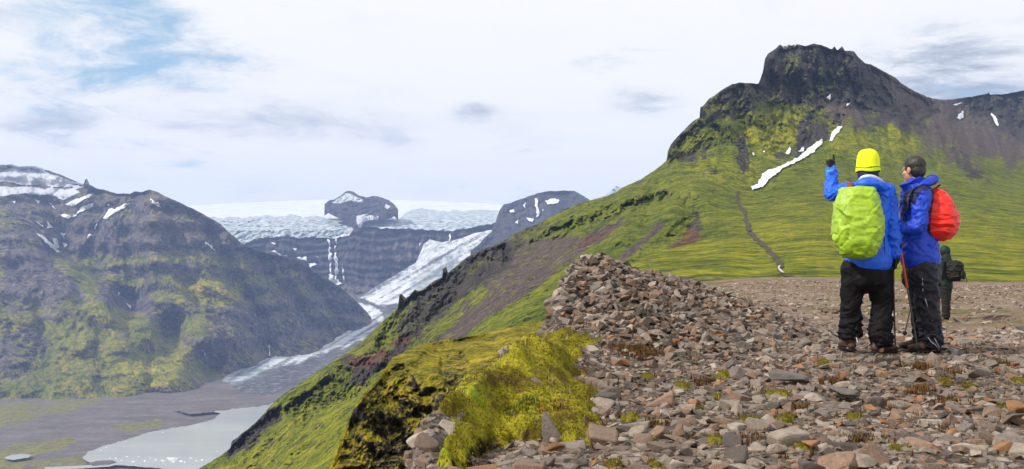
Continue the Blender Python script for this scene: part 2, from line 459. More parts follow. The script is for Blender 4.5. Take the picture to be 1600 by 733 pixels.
def flat(name, poly, z, mat, step=4, amp=1.2, seed=3):
    bd = rough_poly(poly, step, amp, seed)
    me = bpy.data.meshes.new(name)
    v = [tuple(P(x, y, at_z(x, y, z))) for x, y in bd]
    vv, _, ff, *_ = delaunay_2d_cdt([Vector(q[:2]) for q in v], [(i, (i + 1) % len(v)) for i in range(len(v))], [list(range(len(v)))], 1, 1e-4)
    me.from_pydata([(q.x, q.y, z) for q in vv], [], [tuple(f) for f in ff]); me.update()
    return link(name, me, mat, smooth=False)
def water_mat(name, c1, c2, rough=.16):
    m, t, b = material(name); co = t.coord('Object')
    n = t.noise(t.mapping(co, (.3, 1, 1)), .006, 4, .6)
    t.put(b.inputs['Base Color'], t.ramp(n, [(.35, c1), (.65, c2)]))
    b.inputs['Roughness'].default_value = rough; b.inputs['Specular IOR Level'].default_value = .6
    t.put(b.inputs['Normal'], t.bump(t.noise(co, .12, 3), .12, 2.))
    return m
M_LAKE = water_mat('glacial water', (.40, .42, .42), (.48, .50, .50), .08)
lake = flat('lake', [(128, 716), (138, 706), (165, 696), (200, 686), (232, 676), (262, 670), (300, 664), (332, 656), (345, 646), (318, 640), (330, 633), (390, 628), (460, 615), (520, 640), (420, 735), (300, 738), (240, 731), (190, 727), (150, 728)], Z_VALLEY + 8, M_LAKE)
tag(lake, 'pale grey glacial lake at the foot of the glacier', 'lake', kind='structure')
pond = flat('pond', [(5, 716), (16, 711), (34, 709), (50, 711), (44, 715), (20, 719)], Z_VALLEY + 8, M_LAKE, 3, .5)
tag(pond, 'small round pond on the mossy valley floor', 'pond', kind='structure')
stream = flat('stream', [(70, 730), (120, 728), (160, 725), (190, 725), (170, 729), (130, 732), (70, 734)], Z_VALLEY + 8.6, M_LAKE, 4, .5)
tag(stream, 'pale stream draining the lake across the valley floor', 'stream', kind='structure')
bar = flat('sandbar', [(138, 724), (150, 720), (175, 719), (182, 722), (170, 726), (145, 728)], Z_VALLEY + 9, M_VALLEY, 3, .5)
tag(bar, 'dark gravel bar beside the lake outlet', 'sandbar', kind='structure')
bar2 = flat('mudflat', [(270, 640), (320, 628), (400, 622), (455, 618), (420, 632), (350, 640), (300, 648)], Z_VALLEY + 9, M_VALLEY, 4, 2)
tag(bar2, 'dark mudflat between the lake and the glacier snout', 'mudflat', kind='structure')
# icebergs: chunks of ice afloat along the near shore
def berg_mesh(seed):
    r = np.random.default_rng(seed); bm = bmesh.new()
    for _ in range(26):
        a = r.uniform(0, 2 * math.pi); q = r.uniform(.35, 1); z = r.uniform(0, 1) * (1.15 - q)
        bm.verts.new((q * math.cos(a), .6 * q * math.sin(a), z * .9 - .12))
    bmesh.ops.convex_hull(bm, input=bm.verts[:]); bmesh.ops.delete(bm, geom=[v for v in bm.verts if not v.link_faces], context='VERTS')
    me = bpy.data.meshes.new('iceberg'); bm.to_mesh(me); bm.free(); return me
bergs = [(270, 717, 9, 'largest iceberg, a white wedge afloat near the shore of the lake'), (256, 721, 4, None), (283, 721, 4, None)]
bergs += [(x, 718 + 4 * math.sin(x * 1.7) + (x - 250) * .015, 2.0 + 1.4 * abs(math.sin(x * 2.3)), None) for x in range(172, 330, 9)]
bergs += [(158, 704, 2, None), (166, 699, 1.6, None), (196, 690, 1.8, None), (255, 676, 1.5, None), (340, 705, 2.6, None)]
bms = [berg_mesh(k) for k in range(5)]
for k, (x, y, s, lab) in enumerate(bergs):
    q = P(x, y, at_z(x, y, Z_VALLEY + 8)); o = link('iceberg', bms[k % 5], M_SNOW, smooth=False)
    o.location = q; sc = s / F * q[1]; o.scale = (sc, sc, sc * .8); o.rotation_euler.z = k * 1.3
    solo = {2: 'small ice floe just right of the largest iceberg', 1: 'small ice floe just left of the largest iceberg', -1: 'lone ice floe nearest the green spur at the right end of the lake', -2: 'lone ice floe off the upper shore of the lake', -3: 'ice floe by the bend of the far shore, middle of the lake', -4: 'tiny ice floe close to the left tip of the lake, upper of two', -5: 'tiny ice floe at the left tip of the lake, lower of two'}
    lab = lab or solo.get(k) or solo.get(k - len(bergs))
    tag(o, lab or 'small white ice floe in the row along the near shore of the lake', 'iceberg', 'ice floes on the lake')

# ------------------------------------------------------------------ far ice plateau, cliff wall, nunatak
ice_sky = [(150, 335), (250, 326), (300, 321), (400, 316), (500, 312), (560, 311), (640, 313), (700, 315), (780, 319), (830, 324), (900, 330)]
ice_bot = [(150, 420), (380, 392), (440, 380), (560, 374), (700, 372), (770, 360), (900, 360)]
def ice_depth(px, py):
    a = np.interp(py, [305, 322, 333, 345, 360, 395, 430], [11500, 9300, 8300, 7500, 7000, 6750, 6650])
    return a
icep = landform('ice_cap', ice_sky, ice_bot, ice_depth, 480, 110,
    lambda px, py, p: .0030 * fbm(p * np.array([.004, .002, .004]), 5, 3) + .010 * sst(py, 334, 344) * (fbm(p * np.array([.016, .006, .016]), 5, 8, ridged=True) - .3), M_ICE,
    {'ice': lambda px, py, p: paint(px, py, 0., [([(200, 345), (330, 341), (400, 336), (500, 339), (530, 344), (545, 362), (520, 375), (560, 380), (560, 430), (200, 430)], 1, 4), ([(632, 332), (660, 326), (720, 328), (785, 330), (790, 345), (770, 375), (620, 385), (615, 350)], 1, 4), ([(780, 316), (640, 316), (640, 322), (780, 326)], .35, 4)], 5),
     'dirt': zero}, jag=.3, seed=11, back=(.03, .2))
tag(icep.obj, 'white ice cap breaking into a crevassed icefall above the cliff', 'ice cap', kind='structure')

wall_top = [(360, 392), (385, 380), (402, 372), (420, 371), (445, 369), (470, 372), (490, 370), (520, 373), (545, 368), (553, 358), (570, 354), (600, 357), (640, 357), (680, 360), (700, 361), (730, 357), (755, 352), (770, 349), (790, 345), (830, 340)]
wall = landform('cliff_wall', wall_top, [(360, 440), (540, 490), (620, 480), (700, 440), (830, 420)],
    [(360, 392, 6500), (450, 370, 6450), (540, 368, 6450), (560, 355, 6400), (700, 361, 6450), (830, 340, 6500), (360, 440, 6350), (450, 430, 6250), (520, 445, 6200), (540, 490, 5900), (620, 450, 6150), (620, 480, 5900), (700, 440, 6100), (830, 420, 6100), (550, 400, 6280), (640, 400, 6320), (500, 410, 6330)], 420, 150,
    lambda px, py, p: .010 * fbm(p * np.array([.009, .003, .0025]), 5, 4, ridged=True) + .0025 * np.sin(p[..., 2] * .11 + 9 * fbm(p * .003, 3, 2)) + .005 * fbm(p * np.array([.02, .01, .008]), 4, 5, ridged=True), M_WALL,
    {'veg': const(-.5), 'tone': zero, 'red': zero,
     'scree': lambda px, py, p: paint(px, py, .1, [([(590, 372), (690, 372), (655, 405), (590, 412)], .75, 10), ([(520, 445), (620, 448), (600, 490), (520, 490)], .8, 8)], 6),
     'snow': lambda px, py, p: paint(px, py, -.3, [([(400, 378), (530, 378), (530, 420), (500, 425), (440, 405), (400, 390)], .17, 10), ([(640, 385), (720, 362), (770, 356), (760, 375), (700, 390)], .12, 6)], 5)}, jag=3, jagscale=.11, seed=21, back=(.03, .2))
tag(wall.obj, 'dark banded basalt cliff below the icefall with waterfalls', 'cliff', kind='structure')

nun = landform('nunatak', [(507, 319), (514, 313), (522, 312), (533, 305), (539, 300), (546, 298), (553, 300), (560, 305), (572, 309), (582, 306), (590, 307), (600, 310), (608, 313), (616, 319), (622, 327)],
    [(507, 321), (514, 328), (522, 332), (535, 338), (545, 342), (553, 354), (560, 356), (568, 341), (580, 338), (600, 338), (612, 335), (622, 328)],
    lambda px, py: 7600 - (py - 305) * 14, 150, 60, lambda px, py, p: .009 * fbm(p * np.array([.012, .008, .008]), 5, 6, ridged=True), M_WALL,
    {'veg': const(-.5), 'tone': zero, 'red': zero, 'scree': const(.1),
     'snow': lambda px, py, p: paint(px, py, -.25, [([(536, 305), (541, 300), (560, 306), (572, 311), (565, 318), (540, 316), (522, 322), (514, 316)], .62, 3), ([(556, 338), (566, 335), (590, 336), (600, 340), (580, 352), (560, 360)], .75, 3), ([(602, 318), (612, 322), (606, 328), (600, 324)], .7, 2)], 2.5)}, jag=1.2, seed=31, back=(.03, .4), skirt=30)
tag(nun.obj, 'dark rock peak poking through the ice cap', 'nunatak', kind='structure')

# glacier: fan below the wall and the long tongue to the lake
gl_top = [(330, 590), (400, 566), (480, 525), (530, 478), (545, 464), (570, 458), (600, 440), (650, 410), (662, 382), (672, 374), (690, 379), (715, 374), (740, 365), (772, 358), (830, 352)]
gl_bot = [(330, 625), (370, 625), (430, 622), (520, 600), (600, 540), (640, 500), (700, 470), (830, 460)]
def dirn(px, py):
    a = math.radians(150); u = px * math.cos(a) + py * math.sin(a); v_ = -px * math.sin(a) + py * math.cos(a)
    return fbm(np.stack([u / 110, v_ / 6, 0 * px], -1), 4, 44)
glac = landform('glacier', gl_top, gl_bot,
    [(330, 590, 3950), (330, 625, 3380), (400, 566, 4250), (370, 615, 3500), (430, 622, 3400), (430, 590, 3850), (500, 545, 4650), (520, 600, 3750), (540, 560, 4250), (560, 525, 4800), (600, 540, 4550), (595, 495, 5200), (545, 464, 5750), (570, 458, 5800), (575, 485, 5450), (620, 470, 5600), (640, 500, 5150), (600, 440, 5900), (650, 410, 6080), (665, 380, 6250), (690, 379, 6280), (700, 400, 6100), (700, 440, 5800), (740, 365, 6380), (772, 358, 6420), (830, 352, 6450), (830, 460, 5700), (700, 470, 5500)], 420, 200,
    lambda px, py, p: .004 * fbm(p * np.array([.014, .006, .01]), 5, 12, ridged=True), M_ICE,
    {'ice': lambda px, py, p: paint(px, py, .35, [([(640, 440), (720, 390), (700, 430), (640, 470)], .8, 8), ([(330, 630), (330, 590), (420, 560), (420, 630)], .8, 8)], 5),
     'dirt': lambda px, py, p: paint(px, py, .42 + .5 * dirn(px, py), [([(330, 630), (330, 600), (392, 598), (420, 582), (480, 561), (540, 543), (575, 527), (596, 506), (620, 516), (600, 640)], .78, 7),
        ([(330, 592), (350, 590), (380, 596), (395, 604), (330, 615)], .55, 6), ([(345, 608), (420, 600), (480, 590), (470, 640), (330, 640)], 1.15, 6),
        ([(570, 458), (560, 466), (600, 478), (622, 478), (640, 478), (600, 492), (602, 500), (598, 488), (566, 472), (540, 462)], .95, 4), ([(595, 505), (612, 498), (620, 520), (600, 530)], .3, 5),
        ([(655, 395), (650, 415), (600, 445), (580, 456), (560, 452), (600, 425)], .6, 6)], 5)}, jag=1, seed=41, back=None)
tag(glac.obj, 'pale valley glacier tongue winding down to the lake, dirty on its near side', 'glacier', kind='structure')

# blue flat-topped mountain right of the icefall, and the snowy summit behind the ridge
bluem = landform('mountain', [(735, 392), (750, 380), (758, 370), (768, 362), (774, 348), (780, 330), (786, 320), (800, 316), (822, 308), (840, 302), (855, 299), (880, 298), (897, 298), (908, 304), (922, 313), (940, 322), (990, 340)],
    [(735, 398), (760, 400), (820, 410), (990, 400)], lambda px, py: 6100 - (py - 300) * 6. + np.abs(px - 860) * 1.5, 260, 90,
    lambda px, py, p: .012 * fbm(p * np.array([.006, .004, .003]), 5, 16, ridged=True), M_WALL,
    {'veg': const(-.5), 'tone': zero, 'red': zero, 'scree': const(.15), 'snow': lambda px, py, p: paint(px, py, -.15, [([(786, 318), (840, 301), (895, 297), (897, 301), (850, 303), (800, 322), (790, 326)], .28, 3)], 2)}, jag=1.2, seed=51, back=(.06, .6))
tag(bluem.obj, 'dark blue flat-topped mountain with snow streaks beside the icefall', 'mountain', kind='structure')
fars = landform('mountain', [(925, 312), (945, 305), (952, 300), (956, 295), (962, 291), (968, 292), (975, 296), (1000, 310)], [(925, 330), (1000, 330)], lambda px, py: 9000 + 0 * px, 60, 24,
    lambda px, py, p: .006 * fbm(p * .006, 4, 61), M_WALL, {'veg': const(-.5), 'tone': zero, 'red': zero, 'scree': const(.1), 'snow': const(.58)}, jag=.8, seed=61, back=(.1, .5))
tag(fars.obj, 'tiny snow-speckled summit peeping over the green ridge', 'mountain', kind='structure')

# ------------------------------------------------------------------ left mountain
lm_sky = [(-260, 262), (-100, 256), (0, 257), (20, 257), (30, 260), (52, 259), (62, 261), (80, 268), (100, 275), (122, 285), (131, 288), (133, 280), (136, 279), (140, 289), (150, 294), (165, 297), (180, 302), (203, 303), (210, 299), (222, 300), (233, 296), (248, 301), (270, 312), (298, 324), (320, 336), (345, 350), (356, 362), (366, 370), (380, 382), (400, 391), (428, 398), (450, 403), (470, 408), (490, 424), (510, 436), (528, 446), (545, 460), (560, 474), (572, 486), (580, 496)]
lm_bot = [(-260, 645), (0, 628), (100, 628), (200, 624), (300, 608), (350, 592), (420, 568), (500, 548), (550, 526), (572, 505), (580, 500)]
lm_c = [(-260, 262, 5200), (0, 257, 5100), (130, 288, 4900), (205, 303, 4650), (233, 297, 4500), (300, 325, 4450), (380, 382, 4450), (450, 403, 4650), (520, 442, 4900), (560, 474, 5050), (580, 496, 5100),
    (-260, 645, 3240), (0, 628, 3290), (100, 628, 3290), (200, 624, 3340), (300, 608, 3580), (350, 592, 3850), (420, 568, 4250), (500, 548, 4560), (550, 526, 4850), (580, 500, 5050),
    (-260, 400, 4300), (0, 320, 4700), (0, 365, 4350), (60, 395, 4250), (110, 425, 4100), (170, 465, 3950), (240, 510, 3820), (310, 545, 3750), (0, 450, 3950), (100, 500, 3800), (200, 560, 3600), (0, 540, 3600), (100, 570, 3520), (280, 575, 3620),
    (90, 390, 4520), (150, 420, 4450), (150, 360, 4620), (200, 470, 4280), (260, 520, 4080), (320, 562, 3900), (230, 350, 4350), (300, 380, 4330), (250, 420, 4280), (320, 440, 4300), (400, 440, 4480), (330, 490, 4120), (420, 500, 4420), (480, 480, 4700), (400, 545, 4250), (520, 500, 4850), (60, 330, 4800), (130, 310, 4820)]
def line_d(px, py, line):
    line = np.asarray(line, float); dm = np.full(px.shape, 1e9)
    for a, b in zip(line, line[1:]):
        ex, ey = b - a; tt = np.clip(((px - a[0]) * ex + (py - a[1]) * ey) / (ex * ex + ey * ey), 0, 1)
        dm = np.minimum(dm, np.hypot(px - a[0] - tt * ex, py - a[1] - tt * ey))
    return dm
LM_GULLY = [([(95, 392), (150, 428), (205, 474), (262, 520), (330, 572)], .032, 17), ([(60, 300), (95, 350), (100, 385)], .016, 12), ([(150, 300), (160, 350), (130, 400)], .016, 11), ([(205, 312), (190, 380), (215, 440)], .014, 12), ([(255, 330), (285, 400), (300, 455), (340, 500)], .018, 12), ([(330, 360), (365, 430), (400, 490), (420, 545)], .018, 12), ([(410, 400), (440, 450), (480, 500), (500, 535)], .015, 10), ([(480, 430), (510, 470), (540, 505)], .012, 8),
    ([(20, 400), (60, 470), (70, 560)], .016, 12), ([(120, 450), (150, 520), (160, 600)], .014, 12), ([(200, 510), (230, 560), (240, 610)], .013, 10), ([(-60, 400), (-30, 500), (-20, 600)], .015, 14)]
def lm_relief(px, py, p):
    q = p * np.array([.0042, .0042, .0016])
    r = .012 * fbm(q, 6, 70, .55, ridged=True) + .008 * fbm(p * .0035, 5, 72)
    lay = np.sin(p[..., 2] * .055 + 7 * fbm(p * .0015, 3, 74))
    s2 = np.stack([px, py, 0 * px], -1); wx = px + 18 * fbm(s2 / 60, 3, 75); wy = py + 18 * fbm(s2 / 60 + 7, 3, 76)
    r = r + .015 * fbm(np.stack([(wx * .8 + wy * .6) / 95, (wy * .8 - wx * .6) / 48, 0 * px], -1), 5, 78, .58, ridged=True) + .0028 * fbm(np.stack([wx / 12, wy / 9, 0 * px], -1), 3, 79)
    gx_w = px + 22 * fbm(s2 / 45, 4, 66); gy_w = py + 16 * fbm(s2 / 45 + 3, 4, 67)
    for ln_, am, wd_ in LM_GULLY: r = r + am * np.exp(-(line_d(gx_w, gy_w, ln_) / wd_) ** 2)
    return r + .0045 * lay + .004 * fbm(p * np.array([.012, .012, .01]), 4, 73)
lm_veg = [
    ([(-300, 380), (40, 385), (120, 420), (200, 475), (330, 555), (340, 590), (180, 625), (-300, 650)], .70, 14),
    ([(100, 420), (160, 395), (260, 380), (310, 395), (420, 400), (470, 420), (500, 450), (430, 470), (350, 470), (280, 475), (200, 470), (150, 430)], .55, 12),
    ([(0, 380), (60, 385), (110, 430), (140, 470), (60, 470), (0, 470)], .12, 10),
    ([(0, 470), (70, 470), (120, 500), (60, 505), (0, 500)], .38, 10),
    ([(10, 520), (60, 505), (75, 540), (40, 590), (0, 610), (-100, 610), (-100, 540)], .28, 12),
    ([(290, 442), (320, 436), (365, 450), (375, 468), (330, 474), (275, 470)], .98, 6),
    ([(400, 480), (560, 490), (545, 530), (400, 580), (330, 575), (300, 520), (340, 490)], .30, 12),
    ([(280, 480), (330, 490), (320, 530), (270, 520), (240, 495)], .62, 8),
    ([(160, 440), (235, 455), (240, 495), (200, 490), (150, 460)], .10, 8),
    ([(180, 560), (290, 575), (300, 600), (200, 605)], .85, 8), ([(40, 500), (180, 515), (230, 545), (120, 545)], .8, 10)]
lm_scree = [([(0, 440), (120, 480), (230, 545), (200, 560), (100, 530), (0, 490)], .8, 12), ([(0, 470), (90, 455), (200, 520), (240, 545), (150, 520), (60, 500)], .75, 10), ([(220, 395), (320, 390), (400, 400), (440, 420), (380, 430), (250, 430)], .7, 10), ([(250, 340), (350, 370), (370, 395), (300, 390), (250, 370)], .65, 10),
    ([(275, 590), (345, 580), (360, 600), (270, 612)], .95, 8), ([(60, 470), (110, 440), (150, 470), (120, 500)], .7, 8), ([(380, 440), (520, 455), (540, 500), (430, 470)], .55, 8)]
leftm = landform('mountain', lm_sky, lm_bot, lm_c, 640, 380, lm_relief, M_FAR,
    {'veg': lambda px, py, p: paint(px, py, .26, lm_veg, 12) + .34 * fbm(np.stack([px * .02 + py * .012, py * .05 - px * .02, 0 * px], -1), 4, 77),
     'scree': lambda px, py, p: paint(px, py, .34, lm_scree, 9) + .35 * fbm(np.stack([px / 40 + py / 60, py / 16 - px / 40, 0 * px], -1), 4, 68), 'red': zero,
     'tone': lambda px, py, p: paint(px, py, .25, [([(290, 442), (320, 436), (365, 450), (375, 468), (330, 474), (275, 470)], 1., 8), ([(180, 560), (290, 570), (300, 605), (180, 605)], .8, 8), ([(0, 540), (90, 520), (90, 610), (0, 610)], 0., 10)], 8),
     'snow': lambda px, py, p: paint(px, py, -.4, [([(-300, 250), (0, 255), (37, 257), (55, 257), (85, 269), (121, 284), (131, 290), (118, 296), (125, 301), (99, 312), (74, 306), (37, 303), (0, 306), (-300, 310)], .85, 3), ([(-200, 283), (0, 284), (40, 287), (80, 290), (118, 292), (100, 297), (60, 294), (0, 291), (-200, 292)], .33, 2.5), ([(70, 266), (95, 272), (125, 286), (100, 280)], .3, 2)], 2.5)},
    jag=1.3, seed=71, back=(.25, .5))
tag(leftm.obj, 'dark snow-streaked mountain with green lower slopes across the valley', 'mountain', kind='structure')

lm_snow = [[(162, 342), (173, 326), (180, 328), (202, 316), (204, 318), (184, 331), (166, 343)], [(94, 335), (118, 339), (127, 322), (147, 317), (138, 328), (125, 333), (107, 342)],
    [(57, 367), (64, 368), (87, 388), (94, 396), (88, 396), (74, 383)], [(79, 372), (88, 375), (92, 388), (86, 388)], [(98, 379), (107, 383), (101, 388)], [(94, 366), (105, 364), (99, 374)], [(55, 347), (68, 353), (66, 356)],
    [(72, 346), (81, 357), (74, 357)], [(103, 320), (118, 313), (147, 302), (140, 309), (114, 322)], [(53, 313), (64, 315), (59, 320)], [(77, 315), (90, 328), (83, 325)], [(145, 359), (153, 348), (151, 357)], [(136, 373), (140, 365), (142, 369)],
    [(236, 311), (250, 318), (252, 326), (239, 317)], [(319, 378), (322, 378), (337, 391), (334, 393)], [(195, 474), (204, 480), (204, 485), (197, 478)], [(168, 320), (172, 318), (171, 323)], [(204, 306), (207, 305), (206, 309)], [(18, 316), (24, 316), (23, 319)], [(183, 458), (186, 458), (183, 464)], [(366, 443), (369, 443), (368, 446)]]
o = drape_obj('snow', leftm, lm_snow, 1.1, 6, M_SNOW, 1.1, 5); tag(o, 'white snow streaks in the gullies of the dark mountain across the valley', 'snow', kind='stuff')
falls = [[(315, 544), (317, 544), (322, 556), (319, 556)], [(420, 541), (421.4, 541), (421.6, 558), (420.2, 558)]]
for k, f in enumerate(falls):
    o = drape_obj('waterfall', leftm, [f], 2, 8, M_SNOW, 0, 5); tag(o, ('short white waterfall at the dark foot of the valley gully', 'thin waterfall on the dark cliff above the glacier edge')[k], 'waterfall')
wf = [([(511, 374), (513, 374), (518, 400), (520, 440), (516.5, 440), (515.5, 402)], 'leftmost of the tall white waterfalls on the cliff below the icefall'), ([(524, 372), (526, 372), (525.5, 400), (527.5, 440), (523.5, 440), (523.5, 400)], 'tallest white waterfall in the middle of the cliff below the icefall'), ([(534.5, 414), (535.6, 414), (538, 442), (536.6, 442)], 'thin lower waterfall on the cliff beside the two tall ones'), ([(703, 364), (706, 364), (705, 380), (702.5, 380)], 'short waterfall dropping onto the snow fan under the icefall')]
for f, lab in wf:
    o = drape_obj('waterfall', wall, [f], 2, 14, M_SNOW, .15, 5); tag(o, lab, 'waterfall')
wsn = [[(421, 391), (430, 392), (447, 400), (444, 402), (430, 397)], [(465, 404), (474, 402), (481, 404), (478, 408), (468, 407)], [(482, 414), (492, 413), (495, 416), (486, 418)], [(514, 436), (530, 437), (536, 444), (526, 449), (516, 444)], [(423, 380), (430, 381), (428, 385)], [(458, 390), (463, 391), (461, 393)], [(492, 402), (498, 402), (496, 404)], [(655, 382), (659, 381), (657, 386)]]
o = drape_obj('snow', wall, wsn, 1.6, 12, M_SNOW, .4, 5); tag(o, 'small snow ledges on the cliff below the icefall', 'snow', kind='stuff')
bsn = [[(836, 312), (840, 312), (842, 338), (839, 341)], [(852, 316), (862, 311), (874, 314), (872, 319), (856, 321)], [(797, 331), (804, 328), (803, 333), (798, 334)], [(823, 342), (834, 344), (832, 349), (826, 347)], [(817, 323), (821, 317), (820, 327)], [(848, 329), (849, 328), (848, 333)], [(805, 350), (810, 345), (808, 351)]]
o = drape_obj('snow', bluem, bsn, 1.6, 10, M_SNOW, .4, 5); tag(o, 'snow streaks on the blue flat-topped mountain beside the icefall', 'snow', kind='stuff')
# ------------------------------------------------------------------ the near mountain: peak, flanks and the spur that falls to the valley
mt_sky = [(270, 752), (310, 733), (345, 712), (360, 700), (362, 690), (375, 680), (400, 660), (425, 632), (440, 618), (470, 598), (500, 578), (530, 558), (560, 538), (585, 515), (600, 500), (612, 490), (622, 480), (624, 460), (628, 459), (634, 466), (640, 462), (648, 452), (655, 455), (662, 452), (680, 438), (691, 433), (692, 420), (697, 417), (700, 426), (720, 410), (730, 402), (750, 391), (770, 384), (792, 374), (810, 362), (840, 350), (862, 338), (880, 328), (905, 318), (930, 311), (950, 306), (962, 300), (975, 292), (1000, 281), (1020, 268), (1036, 256), (1042, 250), (1043, 238), (1048, 226), (1058, 214), (1072, 200), (1083, 189), (1093, 184), (1094, 168), (1100, 164), (1108, 154), (1118, 148), (1130, 139), (1145, 131), (1160, 129), (1185, 131), (1188, 124), (1192, 112), (1195, 92), (1200, 84), (1212, 76), (1218, 70), (1228, 72), (1246, 69), (1258, 72), (1272, 68), (1285, 71), (1300, 77), (1304, 72), (1308, 79), (1312, 76), (1316, 72), (1320, 79), (1334, 80), (1340, 88), (1352, 99), (1362, 101), (1380, 111), (1400, 122), (1408, 130), (1430, 143), (1450, 152), (1470, 156), (1490, 155), (1510, 152), (1530, 149), (1543, 146), (1544, 143), (1547, 148), (1570, 147), (1600, 141), (1680, 128), (1800, 110)]
mt_bot = [(270, 765), (310, 790), (540, 800), (760, 790), (860, 600), (950, 520), (1020, 470), (1100, 455), (1800, 455)]
mt_c = [(270, 752, 600), (310, 733, 620), (360, 700, 640), (440, 618, 690), (500, 578, 730), (560, 538, 760), (622, 478, 790), (690, 433, 810), (790, 375, 850), (870, 334, 880), (940, 308, 920), (1000, 281, 1010), (1045, 240, 1100), (1094, 175, 1200), (1150, 131, 1300), (1187, 128, 1370), (1200, 84, 1470), (1275, 70, 1500), (1345, 90, 1570), (1410, 130, 1760), (1470, 156, 2050), (1545, 147, 2350), (1600, 141, 2450), (1800, 110, 2500),
    (1195, 134, 1380), (1280, 140, 1420), (1350, 150, 1500), (1250, 200, 1260), (1150, 190, 1180), (1150, 230, 1080), (1100, 230, 1050), (1080, 270, 930), (1180, 265, 960), (1250, 235, 1110), (1300, 210, 1180), (1400, 190, 1420), (1400, 230, 1230), (1500, 230, 1480), (1600, 230, 1850), (1600, 200, 2150), (1510, 195, 1900), (1800, 230, 1900), (1450, 190, 1650),
    (1000, 300, 830), (1080, 300, 720), (1180, 295, 850), (1280, 270, 930), (1400, 285, 930), (1500, 290, 970), (1600, 300, 1050), (1800, 300, 1100),
    (1140, 330, 600), (1140, 362, 420), (1190, 400, 250), (1222, 430, 150), (1300, 437, 130), (1600, 440, 125), (1600, 400, 260), (1600, 350, 540), (1400, 350, 520), (1400, 400, 260), (1800, 440, 125), (1800, 350, 540),
    (1060, 330, 600), (1090, 372, 420), (1040, 400, 350), (980, 430, 290), (1100, 420, 260), (960, 340, 640), (1000, 360, 520), (920, 390, 480), (860, 440, 400), (820, 500, 290), (760, 560, 240), (950, 480, 220), (700, 640, 200), (600, 720, 190), (540, 790, 170), (760, 790, 120), (860, 600, 180), (900, 340, 780), (820, 400, 660), (740, 440, 620), (780, 470, 420), (680, 520, 480), (640, 580, 420), (560, 640, 420), (480, 680, 470), (420, 720, 480), (400, 760, 420), (700, 480, 640)]
def dirnoise(px, py, ang, along, across, seed, octs=4):
    a = math.radians(ang); u = px * math.cos(a) + py * math.sin(a); v_ = -px * math.sin(a) + py * math.cos(a)
    return fbm(np.stack([u / along, v_ / across, 0 * px], -1), octs, seed)
def low_tone(px, py): return .18 + .50 * sst(py + 22 * dirnoise(px, py, 4, 150, 40, 106), 300, 385) + .16 * dirnoise(px, py, 4, 90, 14, 104) + .35 * fbm(np.stack([px / 50, py / 26, 0 * px], -1), 4, 109)
SPUR = 141   # direction of the gullies on the spur (photo degrees): down and to the left
def mt_relief(px, py, p):
    spur = sst(px, 1120, 1000)
    s2 = np.stack([px, py, 0 * px], -1); wob = 14 * np.stack([fbm(s2 / 70, 3, 95), fbm(s2 / 70 + 9, 3, 96)], -1); wx, wy = px + wob[..., 0], py + wob[..., 1]
    a = (.024 + .03 * spur) * fbm(np.stack([wx / 55, wy / 55, 0 * px], -1), 6, 80, .6)
    dn = dirnoise(wx, wy, SPUR - 8, 120, 38, 82, 5); b = .075 * dn * (1 - .45 * sst(dn, -.1, .3)) + .03 * dirnoise(wx, wy, SPUR, 70, 15, 83, 4)
    meadow = sst(poly_sd(px, py, MEADOW), -15, 20)
    crag = paint(px, py, 0., [(q, 1., 8) for q in CRAGS], 4)
    k = (.036 + .06 * spur) * crag * fbm(np.stack([wx / 30, wy / 44, 0 * px], -1), 5, 85, .58, ridged=True)
    k2 = (.011 + .02 * spur) * crag * fbm(np.stack([wx / 9, wy / 11, 0 * px], -1), 3, 87, .6, ridged=True)
    r = (a + b * (spur * .85 + .15) + k + k2) * (1 - .88 * meadow) + .003 * fbm(p * .03, 4, 86) + (.012 + .014 * spur) * (1 - .6 * meadow) * fbm(np.stack([wx / 14, wy / 11, 0 * px], -1), 4, 89, .6)
    # gullies of the flank below the summit and the steep steps
    r = r + .050 * (1 - spur) * (1 - meadow) * sst(py, 320, 200) * dirnoise(wx, wy, 72, 95, 24, 88, 4)
    return r
MEADOW = [(1140, 300), (1180, 292), (1240, 285), (1330, 300), (1450, 300), (1600, 330), (1900, 330), (1900, 470), (980, 470), (985, 412), (1050, 388), (1110, 372), (1140, 366), (1105, 340), (1095, 310)]
CRAGS = [[(1188, 122), (1200, 80), (1280, 66), (1340, 85), (1420, 140), (1480, 180), (1440, 195), (1350, 180), (1290, 165), (1200, 150)],
    [(1090, 185), (1110, 150), (1150, 130), (1190, 132), (1240, 150), (1300, 170), (1330, 190), (1310, 205), (1280, 235), (1220, 240), (1180, 245), (1130, 230), (1100, 245), (1050, 255), (1040, 235)],
    [(1500, 158), (1545, 145), (1700, 125), (1800, 110), (1800, 200), (1600, 205), (1540, 200), (1500, 190)],
    [(1080, 300), (1110, 330), (1090, 360), (1050, 380), (1040, 370), (1070, 340), (1060, 310)],
    [(690, 420), (790, 380), (800, 410), (720, 450), (700, 500), (640, 545), (590, 570), (590, 530), (620, 470)],
    [(345, 712), (370, 670), (420, 640), (440, 650), (400, 690), (360, 715)], [(440, 640), (520, 585), (600, 540), (640, 560), (560, 620), (470, 665)],
    [(940, 330), (1000, 310), (1060, 300), (1040, 320), (960, 345), (880, 375), (830, 380), (850, 365)]]
